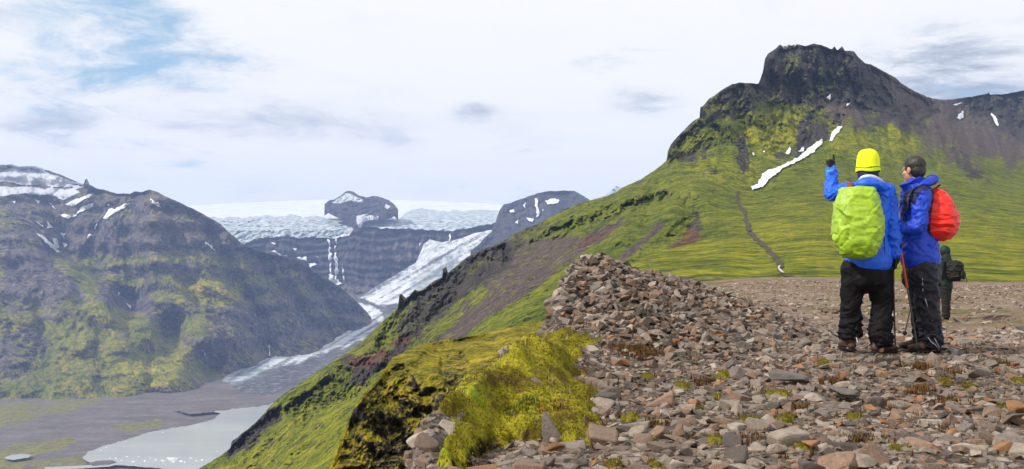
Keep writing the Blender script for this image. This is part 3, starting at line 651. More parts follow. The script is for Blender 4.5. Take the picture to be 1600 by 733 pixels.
mt_veg = [
    # peak: dark summit, mossy middle, scree right
    ([(1040, 250), (1100, 180), (1150, 150), (1280, 170), (1300, 200), (1340, 200), (1440, 210), (1500, 280), (1900, 330), (1900, 480), (950, 480), (960, 300)], .74, 16),
    ([(1060, 215), (1095, 160), (1150, 130), (1190, 130), (1230, 160), (1180, 175), (1120, 190), (1085, 215)], .34, 12),
    ([(1160, 205), (1215, 175), (1240, 170), (1262, 180), (1270, 200), (1245, 215), (1215, 215), (1200, 245), (1165, 240)], .92, 9),
    ([(1225, 75), (1330, 100), (1340, 140), (1280, 150), (1210, 140)], .33, 14),
    ([(1240, 185), (1270, 172), (1290, 195), (1300, 215), (1275, 235), (1225, 252), (1215, 240), (1245, 225)], .18, 7),
    ([(1055, 240), (1100, 228), (1110, 250), (1075, 258)], .22, 7),
    ([(1152, 215), (1165, 212), (1172, 260), (1160, 275), (1152, 250)], .12, 3),
    ([(1100, 255), (1115, 250), (1118, 268), (1100, 275)], .25, 4),
    ([(1330, 128), (1420, 160), (1500, 200), (1620, 255), (1900, 280), (1900, 100), (1500, 100), (1340, 85)], .04, 14),
    ([(1395, 195), (1430, 215), (1440, 228), (1385, 232), (1375, 215)], .92, 7),
    ([(1440, 215), (1490, 235), (1475, 245), (1430, 232)], .3, 8), ([(1420, 230), (1480, 240), (1500, 270), (1440, 262)], .45, 8),
    ([(1500, 240), (1700, 280), (1700, 330), (1560, 300)], .52, 14),
    # spur
    ([(250, 800), (310, 733), (440, 618), (600, 500), (690, 433), (790, 375), (905, 318), (1000, 285), (1090, 300), (1090, 380), (1000, 440), (860, 640), (700, 800)], .60, 8),
    ([(690, 425), (792, 372), (830, 372), (900, 368), (1000, 328), (1050, 318), (960, 372), (900, 400), (850, 440), (760, 500), (690, 560), (640, 590), (600, 560), (640, 480)], .10, 9),
    ([(820, 372), (860, 343), (905, 322), (960, 310), (1010, 305), (940, 338), (870, 368)], .95, 5),
    ([(812, 362), (850, 347), (872, 350), (850, 366), (815, 376)], .3, 4),
    ([(1000, 330), (1040, 312), (1060, 330), (980, 420), (900, 470), (820, 520), (720, 600), (640, 640), (560, 720), (480, 760), (400, 770), (560, 650), (680, 590), (780, 510), (860, 440), (940, 385)], .98, 7),
    ([(960, 405), (1030, 345), (1045, 348), (1000, 395), (955, 425)], .05, 4),
    ([(1030, 395), (1060, 350), (1085, 310), (1100, 345), (1100, 375), (1060, 395), (1000, 415)], .2, 6),
    ([(1065, 340), (1090, 318), (1075, 350), (1040, 390), (1025, 395)], .75, 4),
    ([(640, 530), (690, 490), (750, 440), (760, 455), (700, 520), (650, 560)], .42, 6),
    ([(540, 560), (600, 545), (620, 555), (560, 600), (520, 600)], .2, 6),
    ([(345, 715), (365, 672), (400, 655), (430, 640), (440, 655), (400, 690), (360, 720)], .14, 5),
    ([(440, 640), (520, 580), (560, 570), (520, 620), (450, 670)], .75, 6), ([(560, 640), (640, 590), (600, 640), (520, 690)], .6, 6)]
mt_scree0 = [([(615, 485), (690, 425), (790, 375), (830, 370), (780, 425), (700, 480), (650, 530), (600, 545)], -.1, 6), ([(900, 372), (1000, 325), (1030, 318), (960, 350), (880, 385)], -.05, 5)]
mt_scree = [([(690, 430), (800, 372), (900, 366), (1000, 328), (1060, 310), (1000, 360), (900, 400), (850, 440), (700, 560), (640, 590), (720, 480), (800, 415)], .85, 8), ([(1290, 165), (1330, 160), (1360, 200), (1380, 240), (1330, 220), (1300, 205)], .9, 7),
    ([(1340, 85), (1480, 150), (1600, 230), (1900, 300), (1900, 330), (1560, 290), (1460, 205), (1400, 165)], .9, 8), ([(1380, 190), (1450, 200), (1500, 240), (1480, 290), (1420, 260)], .85, 10), ([(1490, 190), (1620, 230), (1700, 300), (1550, 260)], .95, 8),
    ([(960, 405), (1030, 345), (1045, 348), (1000, 395), (955, 425)], .9, 4)]
mt_red = [([(1040, 385), (1060, 368), (1080, 358), (1098, 362), (1100, 380), (1070, 392), (1030, 402)], 1.05, 4), ([(545, 560), (600, 545), (622, 520), (640, 530), (600, 560), (550, 585)], .75, 5), ([(900, 372), (980, 345), (960, 365), (900, 395)], .55, 8), ([(980, 400), (1030, 385), (1020, 400), (960, 425)], .5, 6)]
def mt_veg_f(px, py, p):
    v_ = paint(px, py, .1, mt_veg, 7)
    spur = sst(px, 1110, 1000)
    v_ = v_ + spur * .5 * dirnoise(px, py, SPUR, 110, 10, 90) + spur * .35 * fbm(np.stack([px / 18, py / 16, 0 * px], -1), 4, 99) + .25 * (1 - spur) * sst(py, 330, 250) * dirnoise(px, py, 70, 60, 14, 91) + .5 * sst(py, 340, 230) * fbm(np.stack([px / 26, py / 22, 0 * px], -1), 4, 94)
    return v_
mtn = landform('mountain', mt_sky, mt_bot, mt_c, 1150, 330, mt_relief, M_MTN,
    {'veg': mt_veg_f, 'scree': lambda px, py, p: paint(px, py, .15, mt_scree + mt_scree0, 7) + .2 * dirnoise(px, py, SPUR, 90, 8, 93), 'red': lambda px, py, p: paint(px, py, 0., mt_red, 5), 'snow': const(-.5),
     'tone': lambda px, py, p: paint(px, py, .22 + sst(px, 1080, 1180) * (low_tone(px, py) - .22), [([(1150, 205), (1240, 165), (1275, 195), (1205, 250)], 1., 12), ([(1385, 190), (1445, 225), (1380, 238)], 1., 10), ([(1300, 205), (1370, 205), (1360, 240), (1300, 240)], .8, 10), ([(1090, 250), (1180, 240), (1200, 290), (1080, 290)], .6, 14), ([(800, 520), (950, 390), (1040, 320), (1060, 340), (940, 440), (830, 520)], -.05, 8), ([(300, 760), (480, 640), (620, 580), (560, 720), (420, 800)], .6, 10)], 10)},
    jag=1.1, jagscale=.12, seed=81, back=(.3, .45), skirt=20)
tag(mtn.obj, 'green and dark rocky mountain with a flat craggy summit and a long spur falling to the valley', 'mountain', kind='structure')

mt_snow_big = [(1174, 294), (1184, 290), (1192, 273), (1205, 266), (1219, 262), (1246, 248), (1265, 233), (1276, 224), (1286, 217), (1284, 227), (1268, 242), (1246, 254), (1223, 265), (1204, 281), (1192, 294), (1175, 299)]
mt_snow_up = [(1296, 220), (1300, 210), (1307, 200), (1316, 198), (1312, 206), (1299, 223)]
mt_snow = [[(1227, 242), (1234, 232), (1236, 240), (1232, 244)], [(1247, 239), (1255, 231), (1257, 239)], [(1292, 155), (1299, 147), (1295, 157)], [(1318, 121), (1323, 118), (1322, 122)], [(1320, 168), (1330, 156), (1324, 166)], [(1174, 241), (1178, 241), (1177, 246)], [(1190, 238), (1194, 238), (1193, 241)],
    [(1219, 71.5), (1246, 70.5), (1240, 73), (1225, 77)], [(1488, 164), (1504, 161), (1492, 166)]]
o = drape_obj('snow_patch', mtn, [mt_snow_big], 1.2, 1.6, M_SNOW, 1.6, 2); tag(o, 'long white snow streak down the green flank above the footpath', 'snow patch', 'snow patches on the near mountain')
o = drape_obj('snow_patch', mtn, [mt_snow_up], 1., 1.6, M_SNOW, 1.2, 4); tag(o, 'short slanting snow patch just above the long snow streak', 'snow patch', 'snow patches on the near mountain')
o = drape_obj('snow_patch', mtn, [[(1493, 185), (1504, 174), (1504, 185), (1498, 188)]], 1.5, 2.5, M_SNOW, .5, 6); tag(o, 'small triangular snow patch under the saddle of the dark ridge', 'snow patch', 'snow patches on the near mountain')
o = drape_obj('snow_patch', mtn, [[(1549, 178), (1553, 179), (1560, 195), (1559, 199), (1551, 189)]], 1.5, 2.5, M_SNOW, .5, 6); tag(o, 'thin snow patch in the gully of the dark ridge at the far right', 'snow patch', 'snow patches on the near mountain')
o = drape_obj('snow', mtn, mt_snow, 1.5, 2, M_SNOW, .4, 8); tag(o, 'specks of snow scattered over the dark rocks of the peak', 'snow', kind='stuff')

# ------------------------------------------------------------------ meadow in front of the mountain, with its footpath
md_sky = [(965, 428), (985, 413), (1005, 402), (1030, 393), (1055, 387), (1080, 381), (1105, 374), (1125, 370), (1145, 366), (1160, 363), (1200, 361), (1300, 358), (1450, 356), (1800, 356)]
md_bot = [(965, 460), (1040, 462), (1800, 462)]
md_c = [(965, 428, 230), (985, 413, 240), (1030, 393, 290), (1080, 381, 340), (1125, 370, 385), (1145, 366, 398), (1200, 361, 410), (1300, 358, 440), (1450, 356, 470), (1800, 356, 500),
    (1140, 390, 260), (1190, 400, 230), (1100, 405, 210), (1040, 415, 190), (1000, 430, 165), (1222, 430, 125), (1100, 432, 120), (1300, 434, 112), (1450, 436, 112), (1600, 438, 112), (1800, 438, 112), (1600, 400, 240), (1400, 400, 240), (1000, 460, 90), (1222, 460, 75), (1600, 460, 75), (1800, 400, 240)]
mead = landform('meadow', md_sky, md_bot, md_c, 420, 90,
    lambda px, py, p: .006 * fbm(p * .02, 5, 101) + .004 * fbm(p * .09, 4, 102), M_MTN,
    {'veg': lambda px, py, p: paint(px, py, .92, [([(900, 440), (1100, 431), (1222, 433), (1300, 437), (1900, 438), (1900, 480), (900, 480)], .2, 5), ([(1010, 405), (1040, 398), (1030, 410), (1000, 420)], .4, 4)], 4) + .34 * fbm(np.stack([px / 30, py / 9, 0 * px], -1), 4, 103), 'scree': const(.5), 'red': const(-.2), 'snow': const(-.5),
     'tone': lambda px, py, p: low_tone(px, py)}, jag=.5, seed=105, back=(.08, .25), skirt=5)
tag(mead.obj, 'yellow-green grassy saddle between the stony plateau and the mountain', 'meadow', kind='structure')
def path_mat():
    m, t, b = material('trodden path'); co = t.coord('Object')
    n = t.noise(co, .5, 6, .7); v = t.voro(co, .9)
    t.put(b.inputs['Base Color'], t.ramp(t.math('ADD', t.math('MULTIPLY', n, .7), t.math('MULTIPLY', v, .25)), [(.3, (.014, .010, .007)), (.5, (.05, .036, .025)), (.72, (.13, .10, .075))]))
    b.inputs['Roughness'].default_value = .95
    t.put(b.inputs['Normal'], t.bump(n, .9, 1.)); return m
M_PATH = path_mat()
def ribbon(pts):
    L_, R_ = [], []
    for x, y, w_ in pts: L_.append((x - w_, y)); R_.append((x + w_, y))
    return L_ + R_[::-1]
o = drape_obj('footpath', mtn, [ribbon([(1153, 300, 1.6), (1151, 312, 2.4), (1156, 322, 2.), (1163, 332, 2.8), (1165, 345, 2.4), (1169, 356, 3.4), (1171, 362, 3.)])], 1.2, .5, M_PATH, 2.6, 3)
tag(o, 'narrow dark footpath climbing the upper green slope', 'footpath', kind='structure')
o = drape_obj('footpath', mead, [ribbon([(1171, 359, 3.2), (1173, 366, 4.4), (1183, 376, 4.), (1194, 385, 5), (1203, 393, 4), (1210, 402, 5.4), (1218, 412, 5), (1220, 419, 4), (1217, 424, 2.5), (1224, 431, 3), (1240, 436, 5)])], 1.2, .22, M_PATH, 3.0, 5)
tag(o, 'eroded brown footpath crossing the meadow to the plateau', 'footpath', kind='structure')
o = drape_obj('stream', mead, [ribbon([(1219, 418, 1.6), (1217, 422, 1.4), (1220, 426, 2.2), (1224, 430, 2.2)])], 1.2, .4, water_mat('bright water', (.6, .62, .65), (.7, .72, .75), .2), .3, 5)
tag(o, 'small bright trickle of water at the foot of the footpath', 'stream', kind='structure')

# ------------------------------------------------------------------ near mossy crag between the spur and the stony edge
cr_sky = [(495, 800), (512, 735), (524, 715), (530, 690), (548, 652), (552, 640), (556, 632), (566, 618), (585, 598), (604, 572), (612, 560), (640, 545), (662, 537), (700, 531), (740, 524), (775, 517), (810, 509), (850, 502), (900, 498), (1000, 500)]
cr_bot = [(495, 900), (1000, 860)]
cr_c = [(495, 800, 46), (512, 735, 50), (548, 652, 56), (604, 572, 66), (640, 545, 76), (700, 531, 84), (775, 517, 92), (850, 502, 100), (1000, 500, 104),
    (560, 640, 54), (600, 640, 55), (560, 720, 49), (640, 575, 65), (640, 640, 56), (700, 560, 72), (690, 590, 60), (690, 640, 55), (690, 720, 50), (740, 545, 76), (740, 570, 66), (735, 600, 56), (790, 540, 74), (790, 565, 60), (850, 520, 82), (850, 545, 66), (840, 570, 56), (740, 640, 52), (740, 720, 46), (600, 720, 50), (1000, 560, 66), (900, 620, 50), (495, 900, 40), (1000, 860, 38), (660, 800, 44)]
def cr_relief(px, py, p):
    cl = sst(paint(px, py, 0., [(q, 1., 7) for q in CR_CLIFF], 5), 0, 1)
    s2 = np.stack([px, py, 0 * px], -1); wx = px + 16 * fbm(s2 / 60, 3, 128); wy = py + 16 * fbm(s2 / 60 + 7, 3, 129)
    return .045 * cl * fbm(np.stack([wx / 42, wy / 75, 0 * px], -1), 5, 120, .55, ridged=True) + .075 * fbm(np.stack([wx / 55, wy / 40, 0 * px], -1), 5, 121, .5) + .010 * cl * fbm(np.stack([wx / 10, wy / 13, 0 * px], -1), 3, 123, ridged=True)
CR_CLIFF = [[(500, 800), (530, 690), (552, 640), (604, 580), (630, 572), (660, 610), (700, 610), (720, 600), (735, 640), (700, 720), (690, 820)], [(690, 560), (722, 548), (732, 566), (735, 600), (700, 605), (684, 585)], [(770, 560), (840, 545), (860, 560), (850, 600), (780, 600), (760, 585)]]
crag = landform('crag', cr_sky, cr_bot, cr_c, 480, 300, cr_relief, M_CRAG,
    {'veg': lambda px, py, p: paint(px, py, .78, [(q, .36, 9) for q in CR_CLIFF] + [([(560, 655), (600, 600), (630, 590), (640, 620), (600, 650)], .58, 7), ([(705, 600), (760, 590), (780, 610), (720, 640)], .55, 8), ([(640, 690), (680, 640), (700, 650), (670, 720)], .5, 8)], 5) + .3 * fbm(p * .35, 4, 125),
     'scree': const(.08), 'red': zero, 'snow': const(-.5), 'tone': lambda px, py, p: .45 + .6 * fbm(p * .12, 3, 126) + .2 * sst(py, 600, 520)}, jag=2.2, jagscale=.1, seed=127, back=(.12, 1.2), skirt=10, pw=1.15)
tag(crag.obj, 'dark rock crag with a yellow mossy top below the stony edge', 'crag', kind='structure')
# ------------------------------------------------------------------ stony plateau in the foreground
gp = [  # photo pixel and distance of points on the ground
    (640, 733, 4.55), (720, 733, 4.2), (800, 733, 4.1), (1100, 733, 4.0), (1400, 733, 4.0), (1700, 733, 4.0), (1900, 733, 4.0),
    (1350, 553, 8.0), (1450, 553, 8.0), (1600, 560, 7.8), (1250, 548, 8.0), (1900, 560, 7.8), (1200, 600, 6.3), (1400, 640, 5.55), (1600, 640, 5.55), (1000, 645, 5.4), (1100, 660, 5.1), (1900, 640, 5.5),
    (1480, 500, 22), (1300, 482, 28), (1600, 488, 24), (1900, 488, 24), (1230, 462, 45), (1400, 447, 75), (1600, 445, 80), (1300, 436, 112), (1600, 440, 112), (1900, 440, 112), (1400, 520, 13), (1600, 525, 12.5), (1900, 525, 12.5),
    (886, 432, 9.7), (905, 418, 9.6), (935, 413, 9.6), (980, 423, 9.9), (1040, 438, 10.6), (1100, 455, 11.2), (1180, 483, 11.6), (1240, 506, 11.2), (1290, 524, 10.4),
    (895, 470, 8.9), (960, 470, 8.7), (1050, 490, 8.9), (1120, 512, 9.0), (900, 520, 7.9), (1000, 545, 7.5), (1100, 562, 7.3), (960, 592, 6.3), (900, 605, 6.0), (1180, 540, 8.3),
    (872, 470, 9.4), (858, 500, 9.1), (850, 520, 8.6), (860, 545, 7.6), (800, 580, 6.9), (755, 612, 6.2), (712, 640, 5.6), (690, 672, 5.25), (665, 700, 4.95), (850, 650, 5.2), (780, 650, 5.3), (740, 690, 4.8)]
gx_, gw_, gz_ = [], [], []
for a, b, c in gp:
    gx_.append(a / 100); gw_.append(4.5 * math.log(c)); gz_.append(float(P(a, b, c)[2]))
hid = [  # pixel column, distance, height of ground out of sight
    (850, 9.9, -1.8), (800, 9.0, -2.4), (780, 7.6, -1.9), (730, 6.8, -2.2), (690, 6.2, -2.3), (650, 5.7, -2.4), (620, 5.0, -2.0), (600, 4.2, -1.5), (560, 4.2, -2.1), (560, 6.5, -4.2), (560, 9, -6), (640, 9, -5), (740, 10, -4.2),
    (560, 3, -1.2), (560, 2.2, -1.1), (800, 3, -1.02), (800, 2.2, -1.05), (1200, 3, -1.0), (1200, 2.2, -1.02), (1900, 3, -1.0), (1900, 2.2, -1.02),
    (905, 11.5, -1.0), (960, 12.5, -1.1), (1060, 14, -1.15), (1160, 15.5, -1.25), (1240, 17, -1.35), (900, 14, -2.2), (840, 14, -4), (700, 16, -8), (560, 16, -10), (950, 20, -2.0), (1050, 25, -1.75), (900, 25, -3.5), (800, 25, -8), (600, 25, -14),
    (1000, 45, -2.6), (1080, 45, -2.2), (900, 45, -7), (700, 45, -16), (1000, 80, -4), (1080, 80, -3), (900, 80, -12), (700, 80, -24), (1000, 112, -7), (1100, 112, -3.6), (900, 112, -18), (700, 112, -32)]
for a, b, c in hid: gx_.append(a / 100); gw_.append(4.5 * math.log(b)); gz_.append(c)
_gf = rbf_fit(np.c_[gx_, gw_], gz_, .35)
GPX = np.linspace(560, 1900, 560); GLW = np.linspace(math.log(2.3), math.log(135), 460)
_gr = np.arange(0, 460, 4); _gr = np.unique(np.r_[_gr, 459]); _gc = np.unique(np.r_[np.arange(0, 560, 4), 559])
_A, _B = np.meshgrid(GPX, GLW)
_g = _gf(np.stack([_A / 100, 4.5 * _B], -1)[np.ix_(_gr, _gc)])
_g = np.stack([np.interp(np.arange(560), _gc, r_) for r_ in _g]); GZ = np.stack([np.interp(np.arange(460), _gr, c_) for c_ in _g.T], 1)
GY = np.exp(_B); GX = (_A - 800) / F * GY
def small(x, y, z):
    q = np.stack([x, y, z], -1)
    return .035 * fbm(q * .9, 4, 140) * np.minimum(1, y / 6) + .012 * fbm(q * 5., 3, 141) + .05 * sst(y, 12, 40) * fbm(q * .2, 3, 142)
GZ = GZ + small(GX, GY, GZ)
# pixel row at which each ground point is seen
GPP, GPR = proj(np.stack([GX, GY, GZ], -1))
def ground_z(x, y):
    px = 800 + F * x / y; lw = np.log(y)
    i = np.clip((px - 560) / (GPX[1] - GPX[0]), 0, 558.999); j = np.clip((lw - GLW[0]) / (GLW[1] - GLW[0]), 0, 458.999)
    i0 = i.astype(int) if hasattr(i, 'astype') else int(i); j0 = j.astype(int) if hasattr(j, 'astype') else int(j)
    a, b = i - i0, j - j0
    return (GZ[j0, i0] * (1 - a) + GZ[j0, i0 + 1] * a) * (1 - b) + (GZ[j0 + 1, i0] * (1 - a) + GZ[j0 + 1, i0 + 1] * a) * b
BANK = [(848, 516), (880, 512), (930, 516), (962, 530), (950, 546), (915, 552), (905, 575), (930, 596), (945, 620), (930, 640), (952, 660), (945, 690), (915, 706), (880, 700), (848, 692), (812, 690), (775, 700), (748, 716), (725, 742), (680, 742), (688, 705), (708, 672), (702, 655), (672, 645), (690, 618), (735, 590), (775, 562), (820, 530)]
SPOTS = [(921, 427, 16, 7), (948, 452, 14, 7), (953, 466, 16, 6), (971, 477, 16, 10), (1131, 587, 22, 7), (1170, 653, 26, 8), (1225, 655, 26, 9), (1477, 597, 26, 8), (1515, 604, 20, 5), (1067, 604, 20, 8), (1058, 680, 16, 9), (1114, 688, 20, 10), (1212, 616, 26, 8), (1289, 570, 20, 6), (1190, 476, 26, 4), (1152, 463, 16, 4), (1010, 690, 22, 8), (1330, 652, 24, 6), (1560, 640, 22, 6), (1400, 700, 22, 6), (1250, 700, 20, 6), (1090, 640, 18, 6), (1010, 590, 20, 6), (985, 655, 18, 8), (1540, 700, 18, 7), (1030, 727, 22, 8), (960, 727, 22, 9), (1590, 595, 22, 5), (890, 432, 10, 6), (1120, 620, 18, 5)]
REDS = [(1396, 636, 24, 7), (1434, 612, 26, 6), (1481, 633, 26, 7), (1558, 497, 30, 5), (985, 548, 40, 10), (1010, 556, 26, 9), (870, 640, 26, 10), (1480, 585, 26, 5), (1300, 600, 26, 6), (1170, 690, 24, 7), (1340, 690, 24, 6), (1250, 640, 20, 6), (1440, 575, 22, 5), (1020, 665, 22, 7), (925, 668, 24, 9), (1560, 570, 30, 4), (1100, 600, 20, 6)]
def ell(px, py, spots, wn):
    v_ = np.zeros(px.shape)
    for x, y, a, b in spots:
        v_ = np.maximum(v_, 1 - np.sqrt(((px - x) / a) ** 2 + ((py - y) / b) ** 2) * .75)
    return np.clip(v_ + wn, 0, 1)
def moss_masks(px, py):
    w_ = fbm(np.stack([px * .05, py * .09, 0 * px], -1), 4, 150)
    bank = sst(poly_sd(px, py, BANK) - 10 * sst(px, 840, 930) + (18 + 26 * sst(px, 820, 900)) * w_ + 9 * fbm(np.stack([px / 16, py / 8, 0 * px], -1), 3, 154), -3, 7); hol = fbm(np.stack([px / 26, py / 12, 0 * px], -1), 3, 151); bank = bank * (1 - .95 * sst(hol, .16, .28))
    return bank, sst(ell(px, py, SPOTS, w_ * .5 + .9 * fbm(np.stack([px / 9, py / 5, 0 * px], -1), 3, 152)), .3, .6), sst(ell(px, py, REDS, w_ * .5 + .9 * fbm(np.stack([px / 10, py / 5, 0 * px], -1), 3, 153)), .25, .65)
MB_, MS_, MR_ = moss_masks(GPP, GPR)
NEAR = GY < 12.5
MB_ = MB_ * NEAR; MS_ = MS_ * NEAR; MR_ = MR_ * (GY < 30)

def ground_mat():
    m, t, b = material('stony ground'); co = t.coord('Object'); far = t.attr('far')
    v1 = t.voro(co, 14., 'Color'); v2 = t.voro(co, 5., 'Color'); v3 = t.voro(co, 1.6, 'Color')
    d1 = t.voro(co, 14.); d2 = t.voro(co, 5.); d3 = t.voro(co, 1.6)
    n = t.noise(co, .12, 5, .6); n2 = t.noise(co, 3., 5, .65)
    def st(v_): return t.ramp(t.sep(v_)[0], [(.0, (.05, .04, .034)), (.4, (.12, .095, .08)), (.75, (.20, .16, .135)), (1, (.34, .29, .25))])
    near = t.mix(t.smooth(n2, .35, .6), (.06, .042, .030), st(v1))
    fc = t.mix(t.smooth(far, .3, .75), st(v2), st(v3))
    fc = t.mix(.5, fc, (.21, .135, .082))
    c = t.mix(t.smooth(far, .02, .2), near, fc)
    gm = t.math('MULTIPLY', t.smooth(t.math('ADD', n, t.math('MULTIPLY', n2, .25)), .62, .75), t.smooth(far, .05, .3))
    c = t.mix(gm, c, (.10, .085, .02))
    c = t.mix(t.attr('red'), c, t.ramp(n2, [(.3, (.03, .012, .009)), (.6, (.085, .035, .022))]))
    c = t.mix(t.attr('green'), c, (.09, .09, .012))
    t.put(b.inputs['Base Color'], c); b.inputs['Roughness'].default_value = .85; b.inputs['Specular IOR Level'].default_value = .25
    h = t.mix(t.smooth(far, .02, .2), t.math('MULTIPLY', d1, .3), t.mix(t.smooth(far, .3, .75), d2, t.math('MULTIPLY', d3, 2.5)))
    t.put(b.inputs['Normal'], t.bump(t.math('SUBTRACT', 1., h), .9, .12))
    return m
gme = np_mesh('ground', np.stack([GX, GY, GZ], -1).reshape(-1, 3), grid_faces(460, 560))
set_attr(gme, 'far', sst(np.log(GY), math.log(9), math.log(110)))
set_attr(gme, 'red', MR_)
set_attr(gme, 'green', sst(GY, 95, 118) * .8 + .6 * sst(poly_sd(GPP, GPR, [(1110, 440), (1150, 452), (1215, 480), (1200, 484), (1140, 470)]), -3, 6) * (GY > 12))
ground = link('ground', gme, ground_mat())
tag(ground, 'stony plateau strewn with grey and brown rubble', 'ground', kind='structure')

# ------------------------------------------------------------------ moss bank and cushions
def moss_mat():
    m, t, b = material('moss'); co = t.coord('Object')
    n = t.noise(co, 2.6, 6, .7, .4); n2 = t.noise(co, 11., 5, .75); n3 = t.noise(co, 60., 3, .7); cell = t.voro(t.vmath('ADD', co, t.vmath('SCALE', t.comb(n2, n, n2), .06)), 9.)
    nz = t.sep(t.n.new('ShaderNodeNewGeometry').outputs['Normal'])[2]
    c = t.ramp(t.math('ADD', t.math('ADD', t.math('MULTIPLY', n, .8), t.math('MULTIPLY', n2, .8)), t.math('SUBTRACT', t.math('MULTIPLY', n3, .6), .60)), [(.22, (.03, .024, .005)), (.34, (.13, .115, .009)), (.45, (.27, .245, .014)), (.60, (.46, .41, .035))])
    c = t.mix(t.smooth(n, .55, .7), c, t.mix(1., c, (.55, .85, .7), 'MULTIPLY'))
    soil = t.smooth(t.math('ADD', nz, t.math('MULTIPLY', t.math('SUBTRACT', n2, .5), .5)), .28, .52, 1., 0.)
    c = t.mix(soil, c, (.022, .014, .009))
    br = t.smooth(t.math('ADD', n2, t.math('MULTIPLY', t.noise(t.vmath('ADD', co, (5, 1, 2)), 3., 5), .9)), .96, 1.08)
    c = t.mix(t.math('MULTIPLY', br, .75), c, (.09, .045, .02))
    c = t.mix(t.math('MULTIPLY', t.attr('dry'), .7), c, t.ramp(n2, [(.35, (.035, .022, .010)), (.5, (.095, .075, .016)), (.62, (.20, .17, .02))]))
    t.put(b.inputs['Base Color'], c); b.inputs['Roughness'].default_value = 1.; b.inputs['Specular IOR Level'].default_value = .1
    t.put(b.inputs['Normal'], t.bump(t.math('SUBTRACT', t.math('ADD', n2, t.math('MULTIPLY', n3, .5)), t.math('MULTIPLY', cell, 1.1)), 1., .07))
    return m
M_MOSS = moss_mat()
mk = np.maximum(MB_, MS_ * .75)
q = np.stack([GX, GY, GZ], -1)
bill = fbm(q * np.array([3.2, 2.0, 3.2]), 2, 160, .4, billow=True)
lift = MB_ * (.012 + .11 * np.clip(.7 - bill, 0, 1)) + MS_ * (1 - MB_) * .03 * (1.2 - bill)
lift = lift + MB_ * .03 * sst(poly_sd(GPP, GPR, [(735, 690), (770, 668), (850, 660), (910, 670), (940, 700), (900, 720), (740, 735)]), -10, 14)
lift = lift + MB_ * .05 * sst(poly_sd(GPP, GPR, [(700, 640), (760, 600), (800, 580), (815, 600), (760, 630), (735, 660)]), -6, 10)
def blur(f, n, ax):
    for _ in range(n): f = (np.roll(f, 1, ax) + 2 * f + np.roll(f, -1, ax)) / 4
    return f
lift = blur(blur(lift, 5, 1), 1, 0); mks = blur(blur(mk, 8, 1), 2, 0)
lift = (lift + .02) * sst(mks, .08, .6) - .02
mz = GZ + lift + .006 * fbm(q * np.array([9., 6., 9.]), 2, 161) * mks
fa = grid_faces(460, 560); mv = mks.reshape(-1)
fa = fa[(mv[fa] > .10).any(1)]
us, inv = np.unique(fa, return_inverse=True)
MV = np.stack([GX, GY, mz], -1).reshape(-1, 3)[us]; MF = inv.reshape(-1, 4)
# short shoots standing on the moss
def blades(n, sel, h0, h1, wdt, cols_, seed, nb=3, zbase=None, spread=.5):
    r = np.random.default_rng(seed); zb = GZ if zbase is None else zbase
    wgt = (sel * GY ** 2).reshape(-1); wgt = wgt / wgt.sum()
    idx = r.choice(len(wgt), n, p=wgt)
    b0 = np.stack([GX.reshape(-1)[idx], GY.reshape(-1)[idx], zb.reshape(-1)[idx]], -1)
    b0[:, 0] += r.normal(0, .012, n); b0[:, 1] += r.normal(0, .012, n)
    b0 = np.repeat(b0, nb, 0); k = len(b0)
    a = r.uniform(0, 2 * math.pi, k); hh = r.uniform(h0, h1, k); le = r.uniform(0, spread, k)
    w2 = wdt * r.uniform(.6, 1.4, k)
    sx = np.stack([np.cos(a), np.sin(a), 0 * a], -1); lean = np.stack([-np.sin(a) * le, np.cos(a) * le, 0 * a + 1], -1)
    v0 = b0 - sx * w2[:, None]; v1 = b0 + sx * w2[:, None]; v2 = b0 + lean * hh[:, None]
    V = np.stack([v0, v1, v2], 1).reshape(-1, 3); T = np.arange(3 * k).reshape(-1, 3)
    c = np.array(cols_)[r.integers(0, len(cols_), k)] * r.uniform(.6, 1.3, (k, 1))
    return V, T, np.repeat(c, 3, 0)
def tuft_mat(name):
    m, t, b = material(name)
    t.put(b.inputs['Base Color'], t.attr('tint', 'Color')); b.inputs['Roughness'].default_value = .8; b.inputs['Specular IOR Level'].default_value = .2
    return m
mme = np_mesh('moss', MV, MF); set_attr(mme, 'dry', (MS_ * (1 - MB_)).reshape(-1)[us]); moss = link('moss', mme, M_MOSS)
tag(moss, 'thick yellow-green moss cushions along the plateau edge and between the stones', 'moss', kind='stuff')
M_TUFT = tuft_mat('plant shoots')
V, T, C_ = blades(11000, (MB_ > .6) * 1. + .8 * (MS_ > .5), .005, .014, .0035, [(.24, .21, .012), (.32, .26, .02), (.14, .16, .01), (.20, .13, .02), (.10, .045, .02)], 5, zbase=mz)
me = np_mesh('moss_shoots', V, T); set_col(me, 'tint', C_)
ms = link('shoots', me, M_TUFT, moss, smooth=False); ms['kind'] = 'stuff'
V1, T1, C1 = blades(7000, MR_ * (GY < 14), .015, .055, .004, [(.10, .03, .018), (.16, .06, .025), (.07, .025, .015), (.20, .12, .03), (.12, .11, .02)], 6)
V2, T2, C2 = blades(160, (MB_ > .4) * 1., .03, .06, .003, [(.42, .36, .24), (.30, .20, .10)], 8, nb=1, zbase=mz)
V3, T3, C3 = blades(1100, (MS_ > .3) * (GY < 9) * 1., .008, .03, .0035, [(.16, .15, .015), (.22, .19, .02), (.10, .12, .012), (.18, .09, .03)], 9)
V4, T4, C4 = blades(500, sst(poly_sd(GPP, GPR, [(775, 640), (840, 620), (850, 655), (790, 668)]) + 8 * fbm(np.stack([GPP / 12, GPR / 8, 0 * GPP], -1), 3, 9), 0, 14) * (GY < 8), .012, .03, .004, [(.11, .17, .015), (.17, .19, .02), (.22, .2, .02)], 10, zbase=mz)
o1, o2, o3 = len(V1), len(V1) + len(V2), len(V1) + len(V2) + len(V3)
